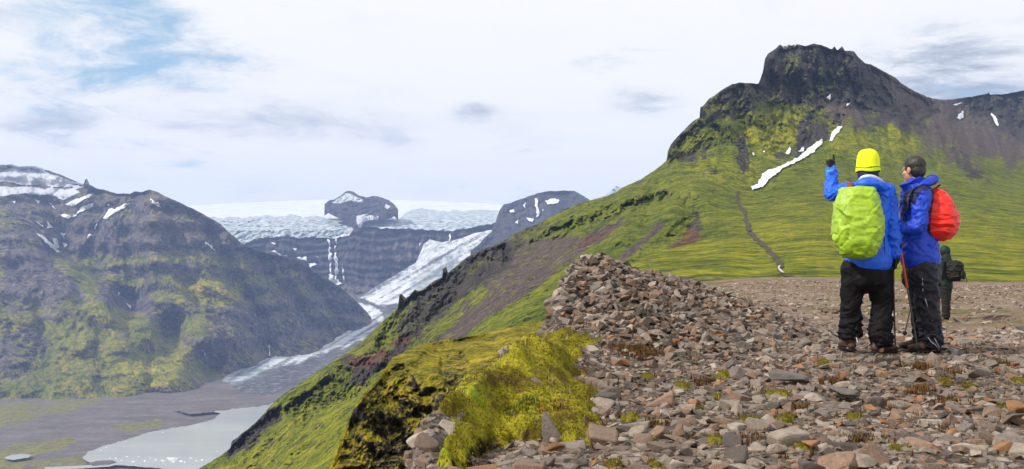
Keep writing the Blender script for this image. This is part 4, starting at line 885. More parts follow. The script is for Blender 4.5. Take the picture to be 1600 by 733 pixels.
me = np_mesh('tundra_plants', np.r_[V1, V2, V3, V4], np.r_[T1, T2 + o1, T3 + o2, T4 + o3]); set_col(me, 'tint', np.r_[C1, C2, C3, C4])
o = link('tundra_plants', me, M_TUFT, smooth=False)
tag(o, 'low red-brown and green tundra plants growing between the stones', 'plants', kind='stuff')

# ------------------------------------------------------------------ stones
def stone_hull(seed, n=11, bevel=0.):
    r = np.random.default_rng(seed); bm = bmesh.new()
    e = np.array([1., r.uniform(.6, .95), r.uniform(.30, .62)])
    if seed % 3 == 0:
        # broken block: a box with knocked-about corners and a couple of split faces
        for sx in (-1, 1):
            for sy in (-1, 1):
                for sz in (-1, 1):
                    f = r.uniform(.62, 1.0, 3); bm.verts.new(np.array([sx, sy, sz]) * f * e * .82)
        for v in r.normal(size=(max(1, n - 9), 3)): bm.verts.new(v / np.linalg.norm(v) * e * .98)
        n = 0
    ax = [np.array(v) / np.linalg.norm(v) for v in r.normal(size=(n, 3))]
    for v in ax: bm.verts.new(np.clip(v * 1.25, -.86, .86) * e * r.uniform(.88, 1.08))
    h = bmesh.ops.convex_hull(bm, input=bm.verts[:])
    bmesh.ops.delete(bm, geom=[v for v in bm.verts if not v.link_faces], context='VERTS')
    bmesh.ops.dissolve_limit(bm, angle_limit=math.radians(14), verts=bm.verts[:], edges=bm.edges[:])
    if bevel:
        bmesh.ops.bevel(bm, geom=bm.edges[:], offset=bevel, segments=1, affect='EDGES', profile=.6)
    bmesh.ops.triangulate(bm, faces=bm.faces[:])
    return bm
def stone_mat(name, src):
    m, t, b = material(name); co = t.coord('Object') if src == 'obj' else t.attr('local', 'Vector')
    if src == 'obj': rnd = t.n.new('ShaderNodeObjectInfo').outputs['Random']
    else: rnd = t.attr('rnd')
    off = t.vmath('ADD', co, t.comb(t.math('MULTIPLY', rnd, 37.), t.math('MULTIPLY', rnd, 91.), 0.))
    n = t.noise(off, 1.6, 5, .65); n2 = t.noise(off, 7., 4, .7); n3 = t.noise(off, 28., 3, .6)
    base = t.ramp(rnd, [(0, (.060, .048, .042)), (.14, (.125, .092, .072)), (.30, (.19, .163, .143)), (.44, (.165, .112, .083)), (.58, (.24, .205, .178)), (.70, (.15, .13, .122)), (.80, (.215, .14, .098)), (.90, (.32, .285, .255)), (.975, (.26, .12, .05))], 'CONSTANT')
    base = t.mix(1., base, (1.28, 1.20, 1.10), 'MULTIPLY')
    c = t.mix(1., base, t.ramp(t.math('ADD', t.math('MULTIPLY', n, .6), t.math('MULTIPLY', n2, .4)), [(.3, .5), (.5, 1.), (.7, 1.55)]), 'MULTIPLY')
    c = t.mix(t.math('MULTIPLY', t.smooth(n2, .58, .66), .45), c, (.33, .29, .24))
    c = t.mix(t.math('MULTIPLY', t.smooth(t.noise(t.vmath('ADD', off, (3, 8, 1)), 2.4, 4, .7), .6, .72), .6), c, (.09, .06, .035))
    t.put(b.inputs['Base Color'], c)
    t.put(b.inputs['Roughness'], t.ramp(n2, [(.3, .42), (.7, .75)])); b.inputs['Specular IOR Level'].default_value = .5
    t.put(b.inputs['Normal'], t.bump(t.math('ADD', n2, t.math('MULTIPLY', n3, .5)), .55, .08 if src == 'obj' else .08))
    return m
M_STONE, M_RUB = stone_mat('stone', 'obj'), stone_mat('rubble', 'attr')
rs = np.random.default_rng(21)
def sample(n, d0, d1, lo=600, hi=1900):
    px = rs.uniform(lo, hi, n); dd = np.sqrt(rs.uniform(d0 * d0, d1 * d1, n))
    return (px - 800) / F * dd, dd
X1, Y1 = sample(52000, 3.0, 14.5); R1 = np.clip(np.exp(rs.normal(math.log(.020), .5, 52000)), .009, .08)
X2, Y2 = sample(5200, 3.0, 15.5); R2 = np.clip(np.exp(rs.normal(math.log(.050), .42, 5200)), .022, .135)
X3, Y3 = sample(13000, 15., 75.); R3 = np.clip(np.exp(rs.normal(math.log(.06), .4, 13000)), .03, .2)
# the heap at the plateau edge: bigger stones, piled
X4, Y4 = sample(3600, 7.6, 11.8, 860, 1290); R4 = np.clip(np.exp(rs.normal(math.log(.060), .40, 3600)), .03, .125)
R4[:70] = rs.uniform(.12, .18, 70)
SX, SY, SR = np.r_[X1, X2, X3, X4], np.r_[Y1, Y2, Y3, Y4], np.r_[R1, R2, R3, R4]
heap4 = np.r_[np.zeros(len(X1) + len(X2) + len(X3), bool), np.ones(len(X4), bool)]
SZ = ground_z(SX, SY)
spx, spy = proj(np.stack([SX, SY, SZ], -1))
b_, s_, r_ = moss_masks(spx, spy)
near_ = SY < 12.5
heap = sst(poly_sd(spx, spy, [(868, 500), (860, 480), (890, 410), (935, 402), (1040, 425), (1110, 445), (1180, 475), (1250, 510), (1200, 545), (1100, 560), (980, 530), (930, 510)]), -10, 10) * near_
patch = fbm(np.stack([SX * .8, SY * .8, 0 * SX], -1), 3, 170)
keep = rs.uniform(size=len(SX)) > np.where(near_, np.maximum(np.maximum(b_ ** 2 * .82, s_ * .85), r_ * .7), 0)
keep &= ~(heap4 & (heap < .4)); keep &= ~((heap > .5) & ~heap4 & (rs.uniform(size=len(SX)) < .6))
keep &= ~((patch < -.18) & (SR > .05) & (heap < .3) & (SY < 15))
lo_ = ground_z(SX, SY) < -2.5; keep &= ~(lo_ & (SY < 15))
keep &= ~((SR < .02) & (SY > 9))
FEET = [(1329, 549), (1373, 553), (1447, 549), (1460, 556)]
for fx, fy in FEET:
    d_ = 8.05; x = (fx - 800) / F * d_
    keep &= ~((np.hypot(SX - x, (SY - d_) * .7) < .17) & (SR > .028))
I = np.nonzero(keep)[0]; SX, SY, SZ, SR, heap = SX[I], SY[I], SZ[I], SR[I], heap[I]
n_st = len(I)
ROT = np.stack([rs.normal(0, .28, n_st), rs.normal(0, .28, n_st), rs.uniform(0, 6.283, n_st)], -1)
wild = rs.uniform(size=n_st) < (.08 + .3 * heap); ROT[wild, :2] = rs.uniform(-1.2, 1.2, (wild.sum(), 2))
SZ = SZ + SR * rs.uniform(-.22, .30, n_st) + heap * np.where(SR > .085, -SR * .35, rs.uniform(0, .06, n_st))
VAR = rs.integers(0, 16, n_st); SRND = rs.uniform(0, 1, n_st); _tan = np.array([.2, .5, .5, .85, .62, .35, .93, .05]); SRND = np.where(SY > rs.uniform(9, 24, n_st), _tan[rs.integers(0, 8, n_st)] + rs.uniform(-.03, .03, n_st), SRND)
vis = (spx[I] > 560) & (spx[I] < 1640) & (spy[I] < 760) & (SZ > -2)
size_px = SR / SY * vis
big = np.argsort(-size_px)[:300]; isbig = np.zeros(n_st, bool); isbig[big] = True
detail = []
for k in range(16):
    bm = stone_hull(300 + k, 12, .05); me = bpy.data.meshes.new('stone'); bm.to_mesh(me); bm.free(); me.materials.append(M_STONE); detail.append(me)
for i in big:
    o = bpy.data.objects.new('stone', detail[VAR[i]]); COL.objects.link(o); o.parent = ground
    o.location = (SX[i], SY[i], SZ[i]); o.scale = (SR[i],) * 3; o.rotation_euler = ROT[i]
# the rest of the rubble
def eul(a):
    cx, sx, cy, sy, cz, sz = np.cos(a[:, 0]), np.sin(a[:, 0]), np.cos(a[:, 1]), np.sin(a[:, 1]), np.cos(a[:, 2]), np.sin(a[:, 2])
    return np.stack([np.stack([cy * cz, sx * sy * cz - cx * sz, cx * sy * cz + sx * sz], -1), np.stack([cy * sz, sx * sy * sz + cx * cz, cx * sy * sz - sx * cz], -1), np.stack([-sy, sx * cy, cx * cy], -1)], 1)
Vs, Ts, Ls, Rs, off = [], [], [], [], 0
for k in range(16):
    bm = stone_hull(500 + k, 10); hv = np.array([v.co[:] for v in bm.verts]); bm.verts.index_update(); ht = np.array([[v.index for v in f.verts] for f in bm.faces]); bm.free()
    ii = np.nonzero((VAR == k) & ~isbig)[0]
    if not len(ii): continue
    M = eul(ROT[ii]) * SR[ii, None, None]
    V = np.einsum('nij,vj->nvi', M, hv) + np.stack([SX[ii], SY[ii], SZ[ii]], -1)[:, None]
    Vs.append(V.reshape(-1, 3)); Ts.append((ht[None] + (np.arange(len(ii)) * len(hv))[:, None, None] + off).reshape(-1, 3))
    Ls.append(np.tile(hv, (len(ii), 1))); Rs.append(np.repeat(SRND[ii], len(hv))); off += len(ii) * len(hv)
me = np_mesh('rubble', np.concatenate(Vs), np.concatenate(Ts)); set_attr(me, 'rnd', np.concatenate(Rs))
a = me.attributes.new('local', 'FLOAT_VECTOR', 'POINT'); a.data.foreach_set('vector', np.concatenate(Ls).astype(np.float32).ravel())
rub = link('rubble', me, M_RUB, ground, smooth=False); rub['kind'] = 'stuff'
# boulders that stand out
def boulder(px, py, d_, r, seed, rot, mat, label, sc=(1, 1, 1)):
    bm = stone_hull(seed, 14, .06); me = bpy.data.meshes.new('boulder'); bm.to_mesh(me); bm.free()
    x = (px - 800) / F * d_; o = link('boulder', me, mat, smooth=False)
    o.location = (x, d_, float(ground_z(np.array([x]), np.array([d_]))[0]) + r * .35); o.scale = (r * sc[0], r * sc[1], r * sc[2]); o.rotation_euler = rot
    tag(o, label, 'boulder', 'boulders on the plateau')
def tinted(name, c):
    m, t, b = material(name); co = t.coord('Object'); n = t.noise(co, 2., 6, .7); n2 = t.noise(co, 12., 4, .7)
    t.put(b.inputs['Base Color'], t.ramp(t.math('ADD', t.math('MULTIPLY', n, .6), t.math('MULTIPLY', n2, .4)), [(.3, tuple(v * .45 for v in c)), (.5, c), (.7, tuple(min(1, v * 1.4) for v in c))]))
    b.inputs['Roughness'].default_value = .7; t.put(b.inputs['Normal'], t.bump(n2, .6, .08)); return m
M_OR, M_GY = tinted('rusty stone', (.30, .15, .055)), tinted('grey stone', (.17, .145, .13))
boulder(1588, 664, 5.35, .115, 901, (.1, .2, .6), M_OR, 'orange-brown block at the right edge of the stony ground', (1, .8, .75))
boulder(755, 728, 4.2, .085, 902, (.1, -.1, .3), M_OR, 'rusty orange stone below the moss bank at the bottom edge', (1.1, .7, .6))
boulder(800, 725, 4.22, .06, 903, (.2, .3, 1.1), M_GY, 'small grey-brown stone right beside the rusty one under the moss', (1, .8, .8))
boulder(828, 722, 4.3, .075, 904, (.3, .1, 2.), M_GY, 'wide grey stone wedged under the overhanging moss bank', (1.1, .8, .6))
boulder(868, 718, 4.4, .06, 906, (.3, .5, 2.6), M_OR, 'brown stone at the end of the row under the moss bank', (1, .9, .8))
boulder(1491, 556, 7.9, .085, 905, (.05, .1, .5), M_GY, 'square grey block beside the boots of the man with the red pack', (.85, .8, .95))
boulder(1316, 625, 5.75, .15, 907, (.1, .15, .9), M_GY, 'broad pale slab in the rubble in front of the pointing hiker', (1.1, .8, .55))
boulder(1232, 600, 6.25, .15, 908, (.15, .1, .2), M_GY, 'long flat grey slab left of the pointing hiker', (1.2, .7, .45))
# ------------------------------------------------------------------ hikers
def V3(a): return Vector([float(q) for q in a])
def tube(bm, pts, rad, n=14, right=None, cap=True):
    """loft of elliptical rings through pts; rad: scalar or (a, b); right: fixed sideways axis for flat torsos"""
    pts = [V3(p) for p in pts]; rad = [(r, r) if not hasattr(r, '__len__') else r for r in rad]
    rings = []; pu = None; N = len(pts)
    ext = []
    for i in range(N):
        tg = (pts[min(i + 1, N - 1)] - pts[max(i - 1, 0)]).normalized()
        if right is not None: u = (right - tg * right.dot(tg)).normalized()
        else:
            u = pu if pu is not None else (Vector((1, 0, 0)) if abs(tg.x) < .8 else Vector((0, 1, 0)))
            u = (u - tg * u.dot(tg)).normalized()
        pu = u; v = tg.cross(u); ext.append((pts[i], u, v, rad[i], tg))
    seq = []
    if cap:
        p, u, v, r, tg = ext[0]; m_ = min(r)
        for k in (.25, .65, .92): seq.append((p - tg * m_ * math.sqrt(1 - k * k) * .9, u, v, (r[0] * k, r[1] * k)))
    seq += [(p, u, v, r) for p, u, v, r, tg in ext]
    if cap:
        p, u, v, r, tg = ext[-1]; m_ = min(r)
        for k in (.92, .65, .25): seq.append((p + tg * m_ * math.sqrt(1 - k * k) * .9, u, v, (r[0] * k, r[1] * k)))
    for p, u, v, r in seq:
        rings.append([bm.verts.new(p + u * (math.cos(a) * r[0]) + v * (math.sin(a) * r[1])) for a in [2 * math.pi * j / n for j in range(n)]])
    for A, B in zip(rings, rings[1:]):
        for j in range(n): bm.faces.new((A[j], A[(j + 1) % n], B[(j + 1) % n], B[j]))
    if cap or True:
        bm.faces.new(rings[0][::-1]); bm.faces.new(rings[-1])
    return rings
def smooth_path(ctrl, n):
    """Catmull-Rom through (point, radius) pairs"""
    P_ = [np.array([*p, *(r if hasattr(r, '__len__') else (r, r))], float) for p, r in ctrl]
    P_ = [2 * P_[0] - P_[1]] + P_ + [2 * P_[-1] - P_[-2]]; out = []
    for i in range(1, len(P_) - 2):
        for k in range(n):
            u = k / n; a, b, c, d_ = P_[i - 1:i + 3]
            out.append(.5 * (2 * b + (c - a) * u + (2 * a - 5 * b + 4 * c - d_) * u * u + (-a + 3 * b - 3 * c + d_) * u ** 3))
    out.append(P_[-2])
    return [o[:3] for o in out], [(max(o[3], .002), max(o[4], .002)) for o in out]
def limb(bm, ctrl, n=14, sub=5, right=None):
    p, r = smooth_path(ctrl, sub); tube(bm, p, r, n, right)
def ball(bm, c, r, axes=None, seg=18):
    mat = Matrix.Identity(3) if axes is None else Matrix(axes).transposed()
    res = bmesh.ops.create_uvsphere(bm, u_segments=seg, v_segments=seg // 2 + 2, radius=1.)
    for v in res['verts']: v.co = V3(c) + mat @ Vector((v.co.x * r[0], v.co.y * r[1], v.co.z * r[2]))
def fuse(name, bm, voxel, smooth=4):
    """one continuous skin over all the volumes in bm"""
    me = bpy.data.meshes.new(name + '_src'); bmesh.ops.recalc_face_normals(bm, faces=bm.faces[:]); bm.to_mesh(me); bm.free()
    o = bpy.data.objects.new('tmp', me); COL.objects.link(o)
    r = o.modifiers.new('r', 'REMESH'); r.mode = 'VOXEL'; r.voxel_size = voxel; r.use_smooth_shade = True
    s = o.modifiers.new('s', 'SMOOTH'); s.iterations = smooth; s.factor = .5
    dg = bpy.context.evaluated_depsgraph_get(); out = bpy.data.meshes.new_from_object(o.evaluated_get(dg)); out.name = name
    bpy.data.objects.remove(o); bpy.data.meshes.remove(me)
    return out
def get_co(me):
    a = np.empty(len(me.vertices) * 3, np.float32); me.vertices.foreach_get('co', a)
    b = np.empty(len(me.vertices) * 3, np.float32); me.vertices.foreach_get('normal', b)
    return a.reshape(-1, 3).astype(float), b.reshape(-1, 3).astype(float)
def put_co(me, c):
    me.vertices.foreach_set('co', c.astype(np.float32).ravel()); me.update()
def folds(me, amp, freq, seed, octs=3, ridged=True, weight=None):
    c, n = get_co(me); f = fbm(c * np.array(freq), octs, seed, .5, ridged=ridged)
    f = f - f.mean()
    if weight is not None: f = f * weight(c)
    put_co(me, c + n * (amp * f)[:, None])
def creases(me, amp, freq, seed, sharp=.10, weight=None, ax=None):
    """thin fold lines of cloth: ridges and valleys along the zero lines of stretched noise"""
    c, n = get_co(me); q = c if ax is None else c @ np.array(ax).T
    q = q + .05 * np.stack([fbm(c * 6, 2, seed + 50), fbm(c * 6 + 5, 2, seed + 51), fbm(c * 6 + 9, 2, seed + 52)], -1)
    a = pnoise(q * np.array(freq), seed); b = pnoise(q * np.array(freq) * 1.3 + 4.4, seed + 7)
    f = np.exp(-(a / sharp) ** 2) - .9 * np.exp(-(b / sharp) ** 2) + .8 * pnoise(q * np.array(freq) * .6, seed + 9)
    if weight is not None: f = f * weight(c)
    put_co(me, c + n * (amp * f)[:, None])
TILT = [[.8, 0, .6], [0, 1, 0], [-.6, 0, .8]]
TILT2 = [[.8, 0, -.6], [0, 1, 0], [.6, 0, .8]]
def hand(bm, wrist, dirn, palm_n, thumb_side, curls, k=1., thumb=(.5, .4), spread=.0):
    """palm and five separate fingers; curls: bend per joint (radians) of index..little; thumb_side: towards the thumb"""
    dv = V3(dirn).normalized(); pn = V3(palm_n); pn = (pn - dv * pn.dot(dv)).normalized(); ts = V3(thumb_side); ts = (ts - dv * ts.dot(dv) - pn * ts.dot(pn)).normalized()
    w_ = V3(wrist)
    limb(bm, [(w_ - dv * .02, (.030 * k, .022 * k)), (w_ + dv * .03, (.040 * k, .019 * k)), (w_ + dv * .085, (.043 * k, .017 * k))], 14, 4, ts)
    L_ = [.078, .086, .080, .062]
    for j in range(4):
        off = (1.5 - j) * .0215
        p = w_ + dv * (.085 - abs(j - 1.2) * .004) + ts * off; d2 = (dv + ts * spread * (1.5 - j)).normalized()
        pts = [(p - dv * .03, .0095 * k)]; pts.append((p, .0098 * k)); ang = 0
        for s_, frac in enumerate((.46, .30, .24)):
            ang += curls[j] * (1, 1.15, .8)[s_]
            q_ = d2 * math.cos(ang) + pn * math.sin(ang); p = p + q_ * L_[j] * frac; pts.append((p, (.0092, .0086, .0076)[s_] * k))
        tube(bm, [a for a, _ in pts], [b for _, b in pts], 10)
    p = w_ + dv * .025 + ts * .028; a1, a2 = thumb
    d1 = (dv * math.cos(a1) + ts * math.sin(a1) + pn * .25).normalized(); d2 = (d1 * math.cos(a2) + pn * math.sin(a2) * .6 + dv * .3 * math.sin(a2)).normalized()
    q1 = p + d1 * .042; q2 = q1 + d2 * .032; q3 = q2 + d2 * .024
    tube(bm, [p - d1 * .01, q1, q2, q3], [.0135 * k, .0115 * k, .0105 * k, .009 * k], 10)
def head(bm, c, fw, rt, up, k=1.):
    """skull, jaw, brow, nose, lips, ears: the face looks along fw"""
    def pt(x, y, z): return V3(c) + rt * (x * k) + fw * (y * k) + up * (z * k)
    ax = [rt[:], fw[:], up[:]]
    ball(bm, pt(0, -.012, .030), (.076 * k, .096 * k, .088 * k), ax, 24)
    ball(bm, pt(0, .022, -.040), (.060 * k, .068 * k, .078 * k), ax, 20)
    ball(bm, pt(0, .060, -.098), (.030 * k, .026 * k, .022 * k), ax, 12)
    ball(bm, pt(0, .070, .012), (.058 * k, .018 * k, .012 * k), ax, 12)
    tube(bm, [pt(0, .078, .005), pt(0, .098, -.022), pt(0, .106, -.036), pt(0, .088, -.044)], [.008 * k, .010 * k, .013 * k, .010 * k], 10)
    for s in (-1, 1):
        ball(bm, pt(s * .010, .098, -.040), (.009 * k, .010 * k, .007 * k), ax, 8)
        ball(bm, pt(s * .038, .058, -.032), (.026 * k, .022 * k, .022 * k), ax, 10)
        ball(bm, pt(s * .077, -.006, -.012), (.010 * k, .020 * k, .032 * k), ax, 12)
        ball(bm, pt(s * .072, .004, -.038), (.008 * k, .010 * k, .012 * k), ax, 8)
    ball(bm, pt(0, .083, -.066), (.026 * k, .010 * k, .006 * k), ax, 10); ball(bm, pt(0, .080, -.076), (.022 * k, .010 * k, .007 * k), ax, 10)
    return pt
def cloth(name, col, rough=.55, spec=.35, weave=220., bump=.25, var=.25, sheen=0.):
    m, t, b = material(name); co = t.coord('Object')
    n = t.noise(t.mapping(co, (1, 1, .7)), 16., 3, .55, .8); n2 = t.noise(co, weave, 2, .5)
    t.put(b.inputs['Base Color'], t.mix(1., col, t.ramp(n, [(.3, 1 - var), (.7, 1 + var * .6)]), 'MULTIPLY'))
    b.inputs['Roughness'].default_value = rough; b.inputs['Specular IOR Level'].default_value = spec
    cr = t.math('ABSOLUTE', t.math('SUBTRACT', t.noise(t.mapping(co, (1, 1, 1.6), (.5, .3, 0)), 13., 3, .55, 1.), .5))
    t.put(b.inputs['Normal'], t.bump(t.math('ADD', t.math('ADD', t.math('MULTIPLY', n, .7), t.math('MULTIPLY', cr, 1.6)), t.math('MULTIPLY', n2, .25)), bump * 1.2, .02))
    return m
M_SKIN, t_, b_s = material('skin'); b_s.inputs['Roughness'].default_value = .5
t_.put(b_s.inputs['Base Color'], t_.ramp(t_.noise(t_.coord('Object'), 30., 3), [(.3, (.40, .20, .13)), (.7, (.52, .29, .20))]))
b_s.inputs['Subsurface Weight'].default_value = .08
M_BLUE = cloth('bright blue shell fabric', (.006, .105, .72), .45, .4)
M_ROYAL = cloth('royal blue shell fabric', (.005, .045, .50), .5, .4)
M_NAVY = cloth('navy fabric', (.010, .012, .055), .6, .3)
M_LINING = cloth('pale grey lining', (.58, .64, .72), .7, .2)
M_BLACK = cloth('black trouser fabric', (.0065, .0062, .008), .65, .14, var=.3)
M_SLATE = cloth('dark slate trouser fabric', (.016, .017, .027), .55, .25, var=.3)
M_GLOVE = cloth('black glove fabric', (.010, .010, .012), .7, .25)
M_BOOT = cloth('brown boot leather', (.075, .038, .026), .6, .35, var=.4)
M_SOLE = cloth('black rubber', (.014, .013, .012), .8, .2)
M_LIME = cloth('lime green rain cover', (.30, .47, .022), .38, .45, bump=.3, var=.18)
M_RED = cloth('red rain cover', (.74, .016, .006), .38, .45, bump=.3, var=.15)
M_DGREEN = cloth('dark green shell fabric', (.006, .020, .016), .6, .3)
M_BLK2 = cloth('black pack fabric', (.010, .011, .012), .7, .3)
M_WHITE = cloth('white fabric', (.62, .62, .64), .7, .2)
M_RUST = cloth('rust red fabric', (.32, .06, .03), .7, .2)
M_HAT, t_, b_h = material('neon yellow knit'); co_ = t_.coord('Object')
wv = t_.n.new('ShaderNodeTexWave'); wv.inputs['Scale'].default_value = 26.; wv.inputs['Distortion'].default_value = 1.2; t_.put(wv.inputs['Vector'], co_)
t_.put(b_h.inputs['Base Color'], t_.mix(t_.noise(co_, 30., 3), (.66, .76, .008), (.80, .88, .012))); b_h.inputs['Roughness'].default_value = .9
t_.put(b_h.inputs['Normal'], t_.bump(wv.outputs['Fac'], .35, .004))
M_HATG, t_, b_h = material('green knit lettering'); co_ = t_.coord('Object')
t_.put(b_h.inputs['Base Color'], t_.mix(t_.smooth(t_.noise(t_.mapping(co_, (1, 1, .2)), 110., 2, .5), .42, .52), (.42, .60, .01), (.03, .20, .015))); b_h.inputs['Roughness'].default_value = .9
M_HAIR, t_, b_h = material('dark brown hair'); t_.put(b_h.inputs['Base Color'], t_.ramp(t_.noise(t_.coord('Object'), 60., 4), [(.3, (.006, .004, .003)), (.7, (.028, .018, .013))]))
b_h.inputs['Roughness'].default_value = .5; t_.put(b_h.inputs['Normal'], t_.bump(t_.noise(t_.mapping(t_.coord('Object'), (1, 1, .4)), 150., 3), .4, .008))
M_SILVER = cloth('silver piping', (.42, .46, .55), .4, .5)
M_ORANGE = cloth('orange red pole lacquer', (.55, .06, .015), .35, .5)
M_METAL = cloth('dark pole metal', (.05, .045, .045), .35, .6)
M_STRAP = cloth('rust brown strap', (.20, .045, .025), .7, .3)

def frame(yaw):
    """yaw 0 looks straight away from the camera, positive turns to the right"""
    a = math.radians(yaw); return Vector((math.sin(a), math.cos(a), 0)), Vector((math.cos(a), -math.sin(a), 0)), Vector((0, 0, 1))
class Rig:
    def __init__(s, cx, py, d_):
        s.d = d_; x = (cx - 800) / F * d_
        s.base = V3(P(cx, py, d_)); s.s = d_ / F
    def __call__(s, px, py, y=0.):
        return V3(P(px, py, s.d + y)) - s.base
    def put(s, name, me, mat, parent=None, smooth=True):
        o = link(name, me, mat, parent, smooth)
        if parent is None: o.location = s.base
        return o
def mesh_of(name, bm):
    me = bpy.data.meshes.new(name); bmesh.ops.recalc_face_normals(bm, faces=bm.faces[:]); bm.to_mesh(me); bm.free(); return me
def boot(rg, parent, ankle, toe_dir, mat=M_BOOT, k=1.):
    """ankle: local point above the heel at ground height; returns boot with a sole of its own"""
    td = V3(toe_dir); td.z = 0; td.normalize(); sd = Vector((td.y, -td.x, 0)); a = V3(ankle)
    bm = bmesh.new()
    limb(bm, [(a + Vector((0, 0, .20)) * k, .056 * k), (a + Vector((0, 0, .13)) * k + td * .005, .056 * k), (a + Vector((0, 0, .065)) * k + td * .012 * k, .050 * k)], 14, 4)
    limb(bm, [(a - td * .035 * k + Vector((0, 0, .055 * k)), (.040 * k, .036 * k)), (a + td * .06 * k + Vector((0, 0, .068 * k)), (.044 * k, .048 * k)), (a + td * .13 * k + Vector((0, 0, .054 * k)), (.048 * k, .036 * k)), (a + td * .195 * k + Vector((0, 0, .046 * k)), (.040 * k, .027 * k))], 14, 4, sd)
    me = fuse('boot', bm, .007); folds(me, .004, (40, 40, 60), 4); o = rg.put('boot', me, mat, parent)
    bm = bmesh.new()
    limb(bm, [(a - td * .045 * k + Vector((0, 0, .014 * k)), (.040 * k, .016 * k)), (a + td * .05 * k + Vector((0, 0, .014 * k)), (.043 * k, .016 * k)), (a + td * .14 * k + Vector((0, 0, .014 * k)), (.052 * k, .016 * k)), (a + td * .21 * k + Vector((0, 0, .018 * k)), (.040 * k, .015 * k))], 14, 4, sd)
    rg.put('sole', mesh_of('sole', bm), M_SOLE, o)
    bm = bmesh.new()
    for q_ in range(4):
        c = a + td * (.055 + .022 * q_) * k + Vector((0, 0, (.115 - .012 * q_) * k))
        tube(bm, [c - sd * .026 * k, c + Vector((0, 0, .006)), c + sd * .026 * k], [.0035] * 3, 6)
    rg.put('laces', mesh_of('laces', bm), M_SOLE, o)
    return o
def pack_mesh(name, c, rt, bk, up, w_, h_, dp, prof, seed, wr=.012, flat=.55):
    """stuffed sack: prof gives the half width along its height; bk points away from the wearer"""
    nu, nv = 96, 80; u = np.linspace(0, 2 * math.pi, nu, endpoint=False); v = np.linspace(-1, 1, nv)
    pz, pw, pd = np.array(prof).T
    V = []
    for z in v:
        wz, dz = np.interp(z, pz, pw) * w_ / 2, np.interp(z, pz, pd) * dp
        ex = .62
        cx = np.sign(np.cos(u)) * np.abs(np.cos(u)) ** ex; sy = np.sign(np.sin(u)) * np.abs(np.sin(u)) ** ex
        V.append(np.stack([cx * wz, np.where(sy > 0, sy * dz, sy * dz * .25), 0 * u + z * h_ / 2], -1))
    V = np.array(V); loc = V.copy()
    q_ = V.reshape(-1, 3)
    d1 = np.stack([q_[:, 0] * 3 + q_[:, 2] * 4, q_[:, 1] * 3, q_[:, 2] * 5 - q_[:, 0] * 7], -1) + .35 * np.stack([fbm(q_ * 5, 2, seed + 1)] * 3, -1)
    d2 = np.stack([q_[:, 0] * 6 - q_[:, 2] * 3, q_[:, 1] * 5, q_[:, 2] * 9 + q_[:, 0] * 6], -1) + .35 * np.stack([fbm(q_ * 5 + 3, 2, seed + 2)] * 3, -1)
    f = wr * (.9 * np.exp(-(pnoise(d1, seed) / .10) ** 2) - .8 * np.exp(-(pnoise(d1 * 1.4 + 3, seed + 4) / .10) ** 2) + .6 * np.exp(-(pnoise(d2, seed + 5) / .10) ** 2) + 1.2 * pnoise(q_ * 5, seed + 6) + .5 * fbm(q_ * 16, 2, seed + 8))
    nrm = q_ / np.maximum(np.linalg.norm(q_ * np.array([1, 1, .3]), axis=1, keepdims=True), .05); nrm[:, 2] *= .3
    q_ = q_ + nrm * (f - f.mean())[:, None]
    W = np.array(c) + q_[:, :1] * np.array(rt) + q_[:, 1:2] * np.array(bk) + q_[:, 2:] * np.array(up)
    fc = []
    for i in range(nv - 1):
        for j in range(nu): fc.append((i * nu + j, i * nu + (j + 1) % nu, (i + 1) * nu + (j + 1) % nu, (i + 1) * nu + j))
    me = bpy.data.meshes.new(name); me.from_pydata([tuple(a) for a in W], [], fc + [tuple(range(nu))[::-1], tuple(range((nv - 1) * nu, nv * nu))]); me.update()
    return me
def pole(rg, top, bot, label, upper, lower, split=.22, r=.0085):
    a, b = V3(top), V3(bot); bm = bmesh.new(); c = a.lerp(b, split)
    tube(bm, [c, a.lerp(b, .97)], [r * .8, r * .62], 10)
    o = rg.put('trekking_pole', mesh_of('trekking_pole', bm), lower); tag(o, label, 'trekking pole', 'trekking poles')
    bm = bmesh.new(); tube(bm, [a.lerp(b, .10), a.lerp(b, .14), c], [r * 1.05, r, r], 10); rg.put('upper_shaft', mesh_of('upper_shaft', bm), upper, o)
    bm = bmesh.new(); limb(bm, [(a, .015), (a.lerp(b, .03), .012), (a.lerp(b, .06), .015), (a.lerp(b, .11), .011)], 10, 3); rg.put('grip', mesh_of('grip', bm), M_SOLE, o)
    e = a.lerp(b, .93); dv = (b - a).normalized(); bm = bmesh.new(); tube(bm, [e - dv * .004, e + dv * .004], [.026, .026], 14); rg.put('basket', mesh_of('basket', bm), M_SOLE, o)
    bm = bmesh.new(); tube(bm, [a.lerp(b, .965), b], [.007, .003], 8); rg.put('tip', mesh_of('tip', bm), M_METAL, o)
    return o

